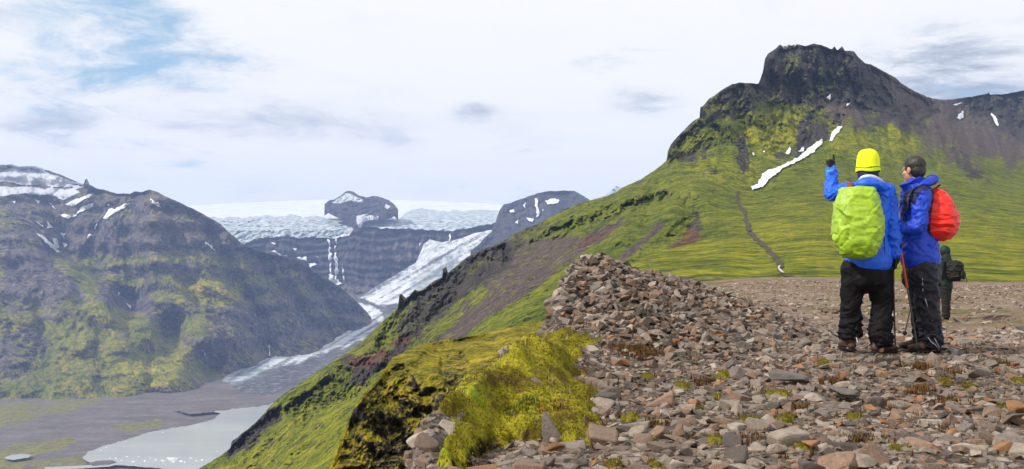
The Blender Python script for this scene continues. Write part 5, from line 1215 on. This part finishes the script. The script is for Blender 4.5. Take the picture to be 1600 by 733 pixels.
# ---------------------------------------------------------------- hiker with the yellow hat, pointing
A = Rig(1350, 553, 8.06); fw, rt, up = frame(14); hf, hr, hu = frame(10)
gA = lambda px, y, dz=0.: None
def foot_z(rg, p):
    w_ = rg.base + p; return float(ground_z(np.array([w_.x]), np.array([w_.y]))[0]) - rg.base.z + .012
hc = A(1356, 255, .02)
sL, eL, wL = A(1332, 297, .02), A(1300, 301, .24), A(1299, 266, .33)
sR, eR, wR = A(1386, 301, -.01), A(1392, 352, -.06), A(1399, 403, -.06)
aL, aR = A(1329, 551, .02), A(1375, 556, -.06); aL.z = foot_z(A, aL); aR.z = foot_z(A, aR)
kL, kR = A(1329, 480, .03), A(1378, 482, -.01); hL, hR = A(1337, 408, .0), A(1372, 408, -.02)
bm = bmesh.new(); head(bm, hc, hf, hr, hu)
limb(bm, [(A(1356, 268, .0), .058), (A(1357, 284, -.01), .062), (A(1358, 296, -.01), (.11, .08)), (A(1359, 320, -.01), (.16, .10)), (A(1358, 360, -.01), (.14, .10)), (A(1356, 405, -.01), (.15, .10))], 16, 4, rt)
limb(bm, [(sL, .05), (sL.lerp(eL, .5), .045), (eL, .04), (eL.lerp(wL, .4), .038), (wL, .028)]); limb(bm, [(sR, .05), (sR.lerp(eR, .5), .045), (eR, .04), (eR.lerp(wR, .4), .038), (wR, .028)])
for h_, k_, a_ in ((hL, kL, aL), (hR, kR, aR)):
    limb(bm, [(h_, .085), (h_.lerp(k_, .5), .075), (k_, .055), (k_.lerp(a_, .35), .055), (a_ + up * .10, .04), (a_ + up * .03, .035)])
    limb(bm, [(a_ + up * .035, .03), (a_ + fw * .12 + up * .03, .028)])
handL = dict(wrist=wL, dirn=Vector((.10, .12, 1)), palm_n=Vector((-.6, .8, 0)), thumb_side=Vector((.8, .6, 0)), curls=(.05, 1.25, 1.35, 1.4), thumb=(.7, .5))
handR = dict(wrist=wR, dirn=Vector((-.10, .05, -1)), palm_n=Vector((-1, .2, 0)), thumb_side=Vector((-.1, 1, 0)), curls=(.95, 1.05, 1.1, 1.1), thumb=(.5, .5))
hand(bm, k=.8, **handL); hand(bm, k=.8, **handR)
p1 = A.put('person', fuse('person', bm, .008, 3), M_SKIN)
tag(p1, 'person in neon yellow hat and bright blue jacket pointing up with one arm', 'person', 'hikers')
bm = bmesh.new()
limb(bm, [(A(1357, 409, -.02), (.205, .165)), (A(1357, 400, -.02), (.20, .16)), (A(1357, 370, -.02), (.172, .14)), (A(1358, 335, -.02), (.178, .14)), (A(1359, 312, -.02), (.185, .13)), (A(1359, 298, -.02), (.155, .11)), (A(1357, 287, -.01), (.10, .095))], 28, 4, rt)
me = fuse('jacket', bm, .010, 4); wj = lambda c: sst(c[:, 2], .84, .98); creases(me, .010, (5, 5, 9), 31, .12, wj, TILT); creases(me, .005, (9, 9, 18), 33, .12, wj, TILT2)
jk = A.put('jacket', me, M_BLUE, p1)
bm = bmesh.new()
limb(bm, [(sL, .085), (sL.lerp(eL, .5), .072), (eL + Vector((.005, 0, -.012)), .072), (eL.lerp(wL, .45), .062), (wL - up * .0, .052)])
me = fuse('sleeve', bm, .008, 3); creases(me, .009, (7, 7, 15), 32, .13, None, TILT); creases(me, .005, (10, 10, 22), 36, .13, None, TILT2); A.put('sleeve', me, M_BLUE, jk)
bm = bmesh.new(); limb(bm, [(sR + Vector((-.03, 0, .01)), .085), (sR, .082), (sR.lerp(eR, .5), .072), (eR, .068), (eR.lerp(wR, .5), .063), (eR.lerp(wR, .86), .056)])
me = fuse('sleeve', bm, .008, 3); creases(me, .009, (6, 6, 13), 34, .13, None, TILT2); creases(me, .005, (10, 10, 22), 37, .13, None, TILT); A.put('sleeve', me, M_BLUE, jk)
bm = bmesh.new(); limb(bm, [(A(1336, 294, -.05), .030), (A(1342, 289, -.12), .042), (A(1352, 287, -.165), .050), (A(1364, 288, -.165), .050), (A(1376, 291, -.13), .046), (A(1385, 297, -.05), .032)], 14, 6)
me = fuse('hood', bm, .008, 3); creases(me, .008, (7, 7, 18), 35, .13); A.put('hood', me, M_BLUE, jk)
bm = bmesh.new(); limb(bm, [(A(1357, 289, 0), (.088, .095)), (A(1357, 279, .005), (.092, .10)), (A(1356, 271, .01), (.090, .098))], 24, 5, rt)
me = mesh_of('collar', bm); A.put('collar', me, M_NAVY, jk)
bm = bmesh.new(); limb(bm, [(A(1341, 284, -.04), .006), (A(1346, 278, -.095), .013), (A(1356, 275.5, -.13), .017), (A(1367, 277.5, -.12), .018), (A(1376, 282, -.085), .014), (A(1383, 287, -.03), .007)], 12, 6)
A.put('lining', mesh_of('lining', bm), M_LINING, jk)
# seams of the jacket: shoulder yoke line on the open side, hem cord
cj, nj = get_co(jk.data); jpx, jpy = proj(cj + np.array(A.base))
def on_jacket(x, y, lift=.003):
    k_ = (jpx - x) ** 2 + (jpy - y) ** 2 + (nj[:, 1] > 0) * 1e4; i_ = int(np.argmin(k_)); return V3(cj[i_] + nj[i_] * lift)
for line in ([(1372, 303), (1380, 305), (1387, 309)], [(1379, 330), (1380, 350), (1381, 375), (1382, 395)]):
    bm = bmesh.new(); limb(bm, [(on_jacket(*q_), .0028) for q_ in line], 6, 4); A.put('seam', mesh_of('seam', bm), M_NAVY, jk)
# small pale wrist tab on the raised sleeve
bm = bmesh.new(); ball(bm, A(1295, 268, .25) , (.024, .012, .010), None, 10); A.put('sleeve_tab', mesh_of('sleeve_tab', bm), cloth('light blue tab', (.16, .48, .85)), jk)
bm = bmesh.new()
limb(bm, [(A(1355, 394, -.02), (.160, .115)), (A(1355, 408, -.02), (.172, .13)), (A(1354, 422, -.02), (.192, .145)), (A(1354, 436, -.02), (.20, .15))], 26, 4, rt)
for h_, k_, a_, s in ((hL, kL, aL, -1), (hR, kR, aR, 1)):
    limb(bm, [(h_ + Vector((s * .012, 0, -.06)), .118), (h_.lerp(k_, .55) + Vector((s * .006, 0, 0)), .108), (k_, .094), (k_.lerp(a_, .35), .097), (k_.lerp(a_, .62), .103), (k_.lerp(a_, .70), .098), (a_ + up * .165, .090)])
me = fuse('trousers', bm, .010, 3)
wgt = lambda c: .35 + .65 * sst(c[:, 2], .95, .5)
folds(me, .022, (6, 6, 8), 41, 2, False, wgt); creases(me, .011, (5, 5, 13), 43, .13, lambda c: .45 + .55 * sst(c[:, 2], .6, .3), TILT); creases(me, .011, (5, 5, 16), 44, .14, lambda c: .1 + .9 * sst(c[:, 2], .45, .2), TILT2)
tr = A.put('trousers', me, M_BLACK, p1)
bm = bmesh.new(); tube(bm, [A(1338.2, 528, -.075), A(1340, 535, -.09)], [.004, .003], 6); A.put('zip_pull', mesh_of('zip_pull', bm), M_LINING, tr)
boot(A, p1, aL, fw * .9 - rt * .25); boot(A, p1, aR + rt * -.02, rt * .75 + fw * .55)
for hd, w_, e_ in ((handL, wL, eL), (handR, wR, eR)):
    bm = bmesh.new(); hand(bm, k=1.22, **hd); dv = V3(hd['dirn']).normalized(); limb(bm, [(w_ - dv * .05, .042), (w_, .040), (w_ + dv * .03, .038)], 14, 4)
    A.put('glove', fuse('glove', bm, .0042, 2), M_GLOVE, p1)
# hat
def hat(rg, c, fw, rt, up, parent, tilt=0.):
    prof = [(.108, -.075), (.110, -.055), (.109, -.032), (.107, -.005), (.105, .03), (.099, .065), (.086, .094), (.064, .114), (.034, .124), (.004, .127)]
    bm = bmesh.new(); n = 40; rings = []
    for r, z in prof:
        rings.append([bm.verts.new(c + rt * (r * .93 * math.cos(a)) + fw * (r * 1.06 * math.sin(a) - .006) + up * (z + .006 * math.sin(3 * a + z * 40))) for a in [2 * math.pi * j / n for j in range(n)]])
    for X, Y in zip(rings, rings[1:]):
        for j in range(n): bm.faces.new((X[j], X[(j + 1) % n], Y[(j + 1) % n], Y[j]))
    bm.faces.new(rings[-1]); me = mesh_of('hat', bm); folds(me, .006, (14, 14, 26), 51, 2, False); h_ = rg.put('hat', me, M_HAT, parent)
    for nm, z0, z1, r, mt in (('cuff', -.080, -.034, .1145, M_HAT), ('lettering', -.052, -.040, .1180, M_HATG)):
        bm = bmesh.new(); prev = None; first = None
        for z, rr in ((z0, r - .003), (z0 + .004, r), (z1 - .004, r), (z1, r - .003)):
            ring = [bm.verts.new(c + rt * (rr * .93 * math.cos(a)) + fw * (rr * 1.06 * math.sin(a) - .006) + up * (z + .006 * math.sin(3 * a + z * 40))) for a in [2 * math.pi * j / n for j in range(n)]]
            if prev:
                for j in range(n): bm.faces.new((prev[j], prev[(j + 1) % n], ring[(j + 1) % n], ring[j]))
            prev = ring
        rg.put(nm, mesh_of(nm, bm), mt, h_)
hat(A, hc + hu * .0, hf, hr, hu, p1)
# lime pack
bkv = -fw
pk = pack_mesh('backpack', A(1339, 349, -.17), rt, bkv, up, .43, .645, .24, [(-1, .05, .3), (-.985, .3, .5), (-.94, .50, .7), (-.85, .68, .86), (-.6, .90, 1), (-.2, 1., 1.05), (.2, .97, 1.), (.5, .88, .92), (.75, .78, .80), (.92, .70, .66), (.975, .62, .5), (.995, .45, .3), (1, .1, .1)], 61, .012)
pko = A.put('backpack', pk, M_LIME); tag(pko, 'large backpack in a lime green rain cover on the pointing hiker', 'backpack', 'backpacks')
for s, (x0, x1) in ((-1, (1328, 1336)), (1, (1376, 1368))):
    bm = bmesh.new(); limb(bm, [(A(x0, 294, -.16), (.026, .010)), (A(x0, 287, -.06), (.028, .010)), (A(x0, 290, .06), (.028, .010)), (A(x1 - s * 2, 318, .155), (.026, .010)), (A(x0, 360, .15), (.02, .008))], 10, 5, rt); A.put('strap', mesh_of('strap', bm), M_STRAP, pko)
bm = bmesh.new(); limb(bm, [(A(1302, 318, -.22), .006), (A(1306, 322, -.36), .010), (A(1316, 330, -.40), .006)], 8, 4); A.put('cover_tuck', mesh_of('cover_tuck', bm), M_LIME, pko)
g_ = wR + Vector((-.015, .02, -.10)); tp = A(1399, 534, .05); tp.z = foot_z(A, tp) - .03
pole(A, g_ + up * .07, tp, 'dark trekking pole planted beside the gloved hand of the pointing hiker', M_METAL, M_METAL, r=.011)

# ---------------------------------------------------------------- man with the red pack
B = Rig(1447, 555, 8.15); fw, rt, up = frame(-62); hf, hr, hu = frame(-31)
tw, twr, _ = frame(-60)
hc = B(1427, 265, .0)
lS, lE, lW = B(1440, 303, -.16), B(1436, 352, -.20), B(1406, 357, -.12)      # near (left) arm
rS, rE, rW = B(1424, 303, .18), B(1420, 350, .22), B(1402, 352, .05)
near_a, far_a = B(1459, 555, -.07), B(1444, 549, .14); near_a.z = foot_z(B, near_a); far_a.z = foot_z(B, far_a)
near_k, far_k = B(1449, 478, -.08), B(1440, 476, .10); near_h, far_h = B(1442, 408, -.08), B(1437, 408, .08)
bm = bmesh.new(); pt = head(bm, hc, hf, hr, hu)
limb(bm, [(B(1429, 272, 0), .056), (B(1432, 288, 0), .060), (B(1435, 300, 0), (.11, .08)), (B(1436, 330, 0), (.155, .10)), (B(1437, 365, 0), (.14, .10)), (B(1439, 405, 0), (.15, .10))], 16, 4, twr)
for a_, b_, c_ in ((lS, lE, lW), (rS, rE, rW)): limb(bm, [(a_, .05), (a_.lerp(b_, .5), .045), (b_, .04), (b_.lerp(c_, .4), .038), (c_, .028)])
for h_, k_, a_ in ((near_h, near_k, near_a), (far_h, far_k, far_a)):
    limb(bm, [(h_, .085), (h_.lerp(k_, .5), .075), (k_, .055), (k_.lerp(a_, .35), .055), (a_ + up * .10, .04), (a_ + up * .03, .035)])
    limb(bm, [(a_ + up * .035, .03), (a_ + tw * .12 + up * .03, .028)])
handN = dict(wrist=lW, dirn=Vector((-.8, .5, .1)), palm_n=Vector((.3, .7, -.5)), thumb_side=Vector((0, .2, 1)), curls=(.9, 1., 1.05, 1.1), thumb=(.5, .5))
handF = dict(wrist=rW, dirn=Vector((-.9, -.2, -.2)), palm_n=Vector((.3, -.7, -.4)), thumb_side=Vector((0, .2, 1)), curls=(.9, 1., 1.05, 1.1), thumb=(.5, .5))
hand(bm, k=1., **handN); hand(bm, k=1., **handF)
p2 = B.put('person', fuse('person', bm, .0065, 2), M_SKIN)
tag(p2, 'dark-haired bareheaded man in royal blue jacket and slate trousers, looking away to the left', 'person', 'hikers')
for s in (-1, 1):
    bm = bmesh.new(); ball(bm, pt(s * .032, .076, .0), (.012, .010, .011), None, 12); B.put('eye', mesh_of('eye', bm), M_SKIN, p2)
# hair: a cap over skull and nape with a short fringe and sideburns
bm = bmesh.new(); ax = [hr[:], hf[:], hu[:]]
ball(bm, pt(0, -.020, .042), (.084, .100, .088), ax, 28); ball(bm, pt(0, -.048, -.010), (.076, .068, .075), ax, 20); ball(bm, pt(0, .032, .088), (.054, .034, .026), ax, 14)
for s in (-1, 1): ball(bm, pt(s * .070, .018, .018), (.012, .022, .034), ax, 10)
me = fuse('hair', bm, .005, 2); folds(me, .004, (60, 60, 40), 71, 3, False); B.put('hair', me, M_HAIR, p2)
bm = bmesh.new()
limb(bm, [(B(1438, 404, 0), (.20, .175)), (B(1437, 394, 0), (.195, .17)), (B(1436, 365, 0), (.185, .15)), (B(1435, 335, 0), (.19, .155)), (B(1434, 314, 0), (.185, .15)), (B(1434, 300, 0), (.15, .12)), (B(1431, 291, 0), (.10, .10))], 28, 4, twr)
limb(bm, [(lS, .085), (lS.lerp(lE, .5), .075), (lE, .072), (lE.lerp(lW, .5), .064), (lW, .054)]); limb(bm, [(rS, .085), (rS.lerp(rE, .5), .075), (rE, .072), (rE.lerp(rW, .5), .064), (rW, .054)])
me = fuse('jacket', bm, .010, 4); creases(me, .010, (5, 5, 10), 81, .12, wj, TILT2); creases(me, .006, (9, 9, 18), 83, .12, wj, TILT)
jk = B.put('jacket', me, M_ROYAL, p2)
# navy shoulder yoke: faces of the jacket over the near shoulder, lifted clear of the shell
me2 = me.copy(); c, n = get_co(me2); ppx, ppy = proj(c + np.array(B.base)); YOKE = [(1410, 330), (1412, 305), (1420, 296), (1434, 290), (1450, 291), (1453, 296), (1441, 298), (1435, 305), (1431, 318), (1422, 322), (1416, 332), (1418, 346), (1411, 348)]
ins = (poly_sd(ppx, ppy, YOKE) > 0) & (c[:, 1] < .02)
bm = bmesh.new(); bm.from_mesh(me2); bm.verts.ensure_lookup_table()
for v in bm.verts: v.co = v.co + v.normal * .004
bmesh.ops.delete(bm, geom=[v for v in bm.verts if not ins[v.index]], context='VERTS'); bm.to_mesh(me2); bm.free(); me2.materials.clear()
B.put('shoulder_panel', me2, M_NAVY, jk)
# white mark on the shoulder
from_c = Vector((0, 0, 0))
for k, (x, y, r) in enumerate([(1422, 304.5, 1.3), (1423.3, 306, 1.0), (1421.4, 307.8, 1.2), (1420, 311.6, 1.2)]):
    i_ = int(np.argmin((ppx - x) ** 2 + (ppy - y) ** 2 + (c[:, 1] > .02) * 1e4)); bm = bmesh.new(); ball(bm, c[i_] + n[i_] * .006, (r * B.s * .9,) * 3, None, 8); B.put('emblem_mark', mesh_of('emblem_mark', bm), M_WHITE, jk)
bm = bmesh.new(); cp, cr_ = smooth_path([(B(1434, 305, 0), (.100, .108)), (B(1430, 296, 0), (.086, .100)), (B(1426, 288, 0), (.084, .100)), (B(1422, 281, .0), (.092, .108))], 6); tube(bm, cp, cr_, 28, twr, cap=False)
me = mesh_of('collar', bm); creases(me, .006, (8, 8, 14), 84, .14); B.put('collar', me, M_ROYAL, jk)
bm = bmesh.new(); limb(bm, [(B(1434, 292, -.13), .018), (B(1445, 286, -.125), (.034, .040)), (B(1456, 282, -.05), (.050, .046)), (B(1456, 281, .05), (.050, .046)), (B(1444, 285, .13), .03)], 14, 6)
me = fuse('hood', bm, .008, 3); creases(me, .010, (7, 7, 16), 85, .13); B.put('hood', me, M_ROYAL, jk)
bm = bmesh.new()
limb(bm, [(B(1438, 390, 0), (.15, .125)), (B(1439, 406, 0), (.162, .14)), (B(1440, 422, 0), (.178, .16)), (B(1440, 434, 0), (.182, .168))], 26, 4, twr)
for h_, k_, a_ in ((near_h, near_k, near_a), (far_h, far_k, far_a)):
    limb(bm, [(h_ - up * .06, .122), (h_.lerp(k_, .55), .115), (k_, .102), (k_.lerp(a_, .35), .100), (k_.lerp(a_, .65), .100), (k_.lerp(a_, .72), .098), (a_ + up * .15 - tw * .01, .094)])
me = fuse('trousers', bm, .010, 3); folds(me, .018, (6, 6, 8), 87, 2, False, wgt); creases(me, .010, (4, 4, 12), 88, .13, None, TILT2); creases(me, .010, (5, 5, 15), 89, .14, lambda c: .2 + .8 * sst(c[:, 2], .45, .2), TILT)
tr = B.put('trousers', me, M_SLATE, p2)
c, n = get_co(me); ppx, ppy = proj(c + np.array(B.base))
def on_front(x, y, lift=.004):
    k_ = (ppx - x) ** 2 + (ppy - y) ** 2 + (n[:, 1] > -.1) * 1e4; i_ = int(np.argmin(k_)); return V3(c[i_] + n[i_] * lift)
for line in ([(1441, 436), (1441.5, 444), (1443, 455)], [(1446, 468), (1450, 478), (1454, 490), (1457, 500)], [(1459, 505), (1460, 515), (1461, 522)], [(1450, 528), (1456, 535), (1462, 540), (1467, 546)], [(1460, 529), (1464, 536), (1467, 543)]):
    bm = bmesh.new(); limb(bm, [(on_front(*q_), .0035) for q_ in line], 6, 4); B.put('piping', mesh_of('piping', bm), M_SILVER, tr)
boot(B, p2, near_a, tw * 1.0 + Vector((-.5, -.2, 0))); boot(B, p2, far_a, tw)
pk = pack_mesh('backpack', B(1459, 336, -.03) + Vector((0, -.01, 0)), twr, -tw, (up - tw * .02).normalized(), .35, .49, .185, [(-1, .05, .15), (-.98, .3, .4), (-.9, .55, .66), (-.7, .85, .94), (-.35, 1., 1.1), (0, 1., 1.08), (.35, .88, .94), (.65, .68, .72), (.85, .48, .50), (.95, .32, .36), (1, .05, .1)], 65, .013)
pko = B.put('backpack', pk, M_RED); tag(pko, 'rounded backpack in a bright red rain cover on the bareheaded man', 'backpack', 'backpacks')
bm = bmesh.new(); limb(bm, [(B(1452, 297, -.10), (.022, .010)), (B(1440, 291, -.13), (.024, .010)), (B(1424, 300, -.16), (.024, .010)), (B(1418, 330, -.13), (.022, .010))], 10, 5, twr); B.put('strap', mesh_of('strap', bm), M_NAVY, pko)
bm = bmesh.new(); limb(bm, [(B(1463, 294, -.06), .006), (B(1467, 290, -.06), .008), (B(1470, 289, -.07), .005)], 8, 4); B.put('haul_loop', mesh_of('haul_loop', bm), M_BLK2, pko)
bm = bmesh.new(); limb(bm, [(B(1455, 298, -.15), (.025, .04)), (B(1453, 320, -.15), (.025, .05)), (B(1451, 350, -.14), (.025, .05)), (B(1455, 370, -.12), (.02, .04))], 12, 5, tw); B.put('back_panel', mesh_of('back_panel', bm), M_BLK2, pko)
tp = B(1436, 546, -.16); tp.z = foot_z(B, tp) - .02
pole(B, B(1404, 372, -.18), tp, 'red trekking pole leaning against the legs of the bareheaded man', M_ORANGE, M_METAL, .42, .011)
tp = B(1411, 503, 2.4); w_ = B.base + tp; tp.z = foot_z(B, tp) - .02
pole(B, tp + Vector((.16, -.25, 1.12)), tp, 'second thinner red pole planted behind the bareheaded man', M_ORANGE, M_METAL, .5, .011)

# ---------------------------------------------------------------- two smaller hikers farther back
def far_hiker(rg, yaw, jacket, trouser, hood, pack, label, plabel, gname):
    fw, rt, up = frame(yaw); o0 = Vector((0, 0, 0)); J = lambda r, f, z: rt * r + fw * f + up * z
    bm = bmesh.new(); hc = J(0, .03, 1.68); head(bm, hc, fw, rt, up)
    limb(bm, [(J(0, 0, 1.6), .055), (J(0, 0, 1.5), .06), (J(0, 0, 1.42), (.12, .08)), (J(0, 0, 1.2), (.15, .10)), (J(0, 0, .92), (.15, .1))], 14, 4, rt)
    arms = [(J(s * .19, 0, 1.42), J(s * .25, .02, 1.14), J(s * .20, .22, 1.02)) for s in (-1, 1)]; legs = [(J(s * .09, 0, .90), J(s * .10, .03 * s, .48), J(s * .10, .05 * s, 0)) for s in (-1, 1)]
    for q_ in legs: q_[2].z = foot_z(rg, q_[2])
    for a_, b_, c_ in arms: limb(bm, [(a_, .05), (b_, .04), (c_, .028)])
    for h_, k_, a_ in legs: limb(bm, [(h_, .085), (k_, .055), (k_.lerp(a_, .35), .055), (a_ + up * .06, .036)])
    for s, q_ in zip((-1, 1), arms): hand(bm, q_[2], fw * .8 - up * .3, -rt * s, up * .7 + fw * .3, (.8, .9, .9, 1.), k=1.)
    p = rg.put('person', fuse('person', bm, .011, 2), M_SKIN); tag(p, label, 'person', 'hikers')
    bm = bmesh.new(); limb(bm, [(J(0, 0, .80), (.20, .15)), (J(0, 0, 1.0), (.19, .145)), (J(0, 0, 1.25), (.20, .15)), (J(0, 0, 1.40), (.19, .13)), (J(0, 0, 1.48), (.12, .10)), (J(0, 0, 1.54), (.09, .09))], 22, 4, rt)
    for a_, b_, c_ in arms: limb(bm, [(a_, .08), (a_.lerp(b_, .5), .072), (b_, .068), (c_, .05)])
    me = fuse('jacket', bm, .013, 3); folds(me, .014, (9, 9, 14), 91, 3); j = rg.put('jacket', me, jacket, p)
    if hood:
        bm = bmesh.new(); ball(bm, hc + up * .02 - fw * .015, (.115, .135, .145), [rt[:], fw[:], up[:]], 20); limb(bm, [(J(0, -.02, 1.60), .10), (J(0, -.02, 1.50), .12), (J(0, -.02, 1.44), (.16, .11))], 14, 4, rt)
        me = fuse('hood', bm, .012, 3); cc, nn = get_co(me); bm = bmesh.new(); bm.from_mesh(me); fwv = np.array(fw); ctr = np.array(hc)
        cut = ((cc - ctr) @ fwv > .07) & (cc[:, 2] > 1.55) & (cc[:, 2] < 1.76); bm.verts.ensure_lookup_table(); bmesh.ops.delete(bm, geom=[v for v in bm.verts if cut[v.index]], context='VERTS'); bm.to_mesh(me); bm.free()
        rg.put('hood', me, jacket, j)
    else:
        bm = bmesh.new(); ball(bm, hc + up * .035 - fw * .02, (.086, .10, .092), [rt[:], fw[:], up[:]], 18); rg.put('hair', mesh_of('hair', bm), M_HAIR, p)
    bm = bmesh.new(); limb(bm, [(J(0, 0, .98), (.17, .13)), (J(0, 0, .86), (.19, .15))], 18, 4, rt)
    for h_, k_, a_ in legs: limb(bm, [(h_, .115), (h_.lerp(k_, .5), .105), (k_, .095), (k_.lerp(a_, .5), .095), (a_ + up * .08, .088)])
    me = fuse('trousers', bm, .013, 3); folds(me, .016, (5, 5, 15), 93, 3); rg.put('trousers', me, trouser, p)
    for q_ in legs: boot(rg, p, q_[2], fw, M_SOLE)
    if pack:
        pk = pack_mesh('backpack', J(0, -.14, 1.22), rt, -fw, up, .36, .52, .26, [(-1, .1, .2), (-.95, .6, .6), (-.6, .95, .95), (0, 1, 1.05), (.5, .95, 1.), (.8, .85, .9), (.95, .6, .6), (1, .1, .1)], 67, .016)
        b_ = rg.put('backpack', pk, M_BLK2); tag(b_, plabel, 'backpack', 'backpacks')
        bm = bmesh.new(); ball(bm, J(0, -.36, 1.34), (.13, .07, .08), [rt[:], fw[:], up[:]], 14); ball(bm, J(.0, -.42, 1.12), (.11, .05, .12), [rt[:], fw[:], up[:]], 14); rg.put('pocket', fuse('pocket', bm, .012, 2), M_BLK2, b_)
        for s in (-1, 1):
            bm = bmesh.new(); limb(bm, [(J(s * .1, -.14, 1.46), .018), (J(s * .12, .0, 1.52), .018), (J(s * .12, .13, 1.40), .018), (J(s * .15, .10, 1.1), .016)], 8, 5); rg.put('strap', mesh_of('strap', bm), M_BLK2, b_)
        bm = bmesh.new(); limb(bm, [(J(.10, -.44, 1.05), .008), (J(.11, -.46, .98), .008), (J(.1, -.45, .93), .006)], 6, 3); rg.put('dangling_strap', mesh_of('dangling_strap', bm), M_BLK2, b_)
    return p
C = Rig(1478.5, 500, 22.); C.base.z = float(ground_z(np.array([C.base.x]), np.array([C.base.y]))[0])
far_hiker(C, -40, M_DGREEN, M_BLK2, True, True, 'hooded person in dark green jacket walking away behind the bareheaded man', 'bulky black backpack on the hooded hiker far behind', 'c')
tp = Vector((-.12, .15, 0)); tp.z = foot_z(C, tp) - .02
pole(C, tp + Vector((.02, -.05, 1.15)), tp, 'dark trekking pole beside the hooded hiker', M_METAL, M_METAL, .3, .011)
D_ = Rig(1461, 497, 24.5); D_.base.z = float(ground_z(np.array([D_.base.x]), np.array([D_.base.y]))[0])
far_hiker(D_, -20, M_WHITE, M_RUST, False, False, 'person in white jacket almost hidden behind the slate trousers', '', 'd')
# ------------------------------------------------------------------ haze over the valley
def haze():
    m = bpy.data.materials.new('haze air'); m.use_nodes = True; nt = m.node_tree
    nt.nodes.remove(nt.nodes['Principled BSDF'])
    v_ = nt.nodes.new('ShaderNodeVolumePrincipled'); v_.inputs['Density'].default_value = HAZE
    v_.inputs['Color'].default_value = (.42, .58, 1.0, 1); v_.inputs['Anisotropy'].default_value = .1
    nt.links.new(v_.outputs[0], nt.nodes['Material Output'].inputs['Volume'])
    bm = bmesh.new(); bmesh.ops.create_cube(bm, size=1)
    for q in bm.verts: q.co = (q.co.x * 20000, 6100 + q.co.y * 12800, 140 + q.co.z * 1900)
    me = bpy.data.meshes.new('haze'); bm.to_mesh(me); bm.free()
    o = link('haze', me, m, smooth=False); tag(o, 'thin blue haze hanging over the valley and far mountains', 'haze', kind='stuff')
HAZE = 5e-5
haze()
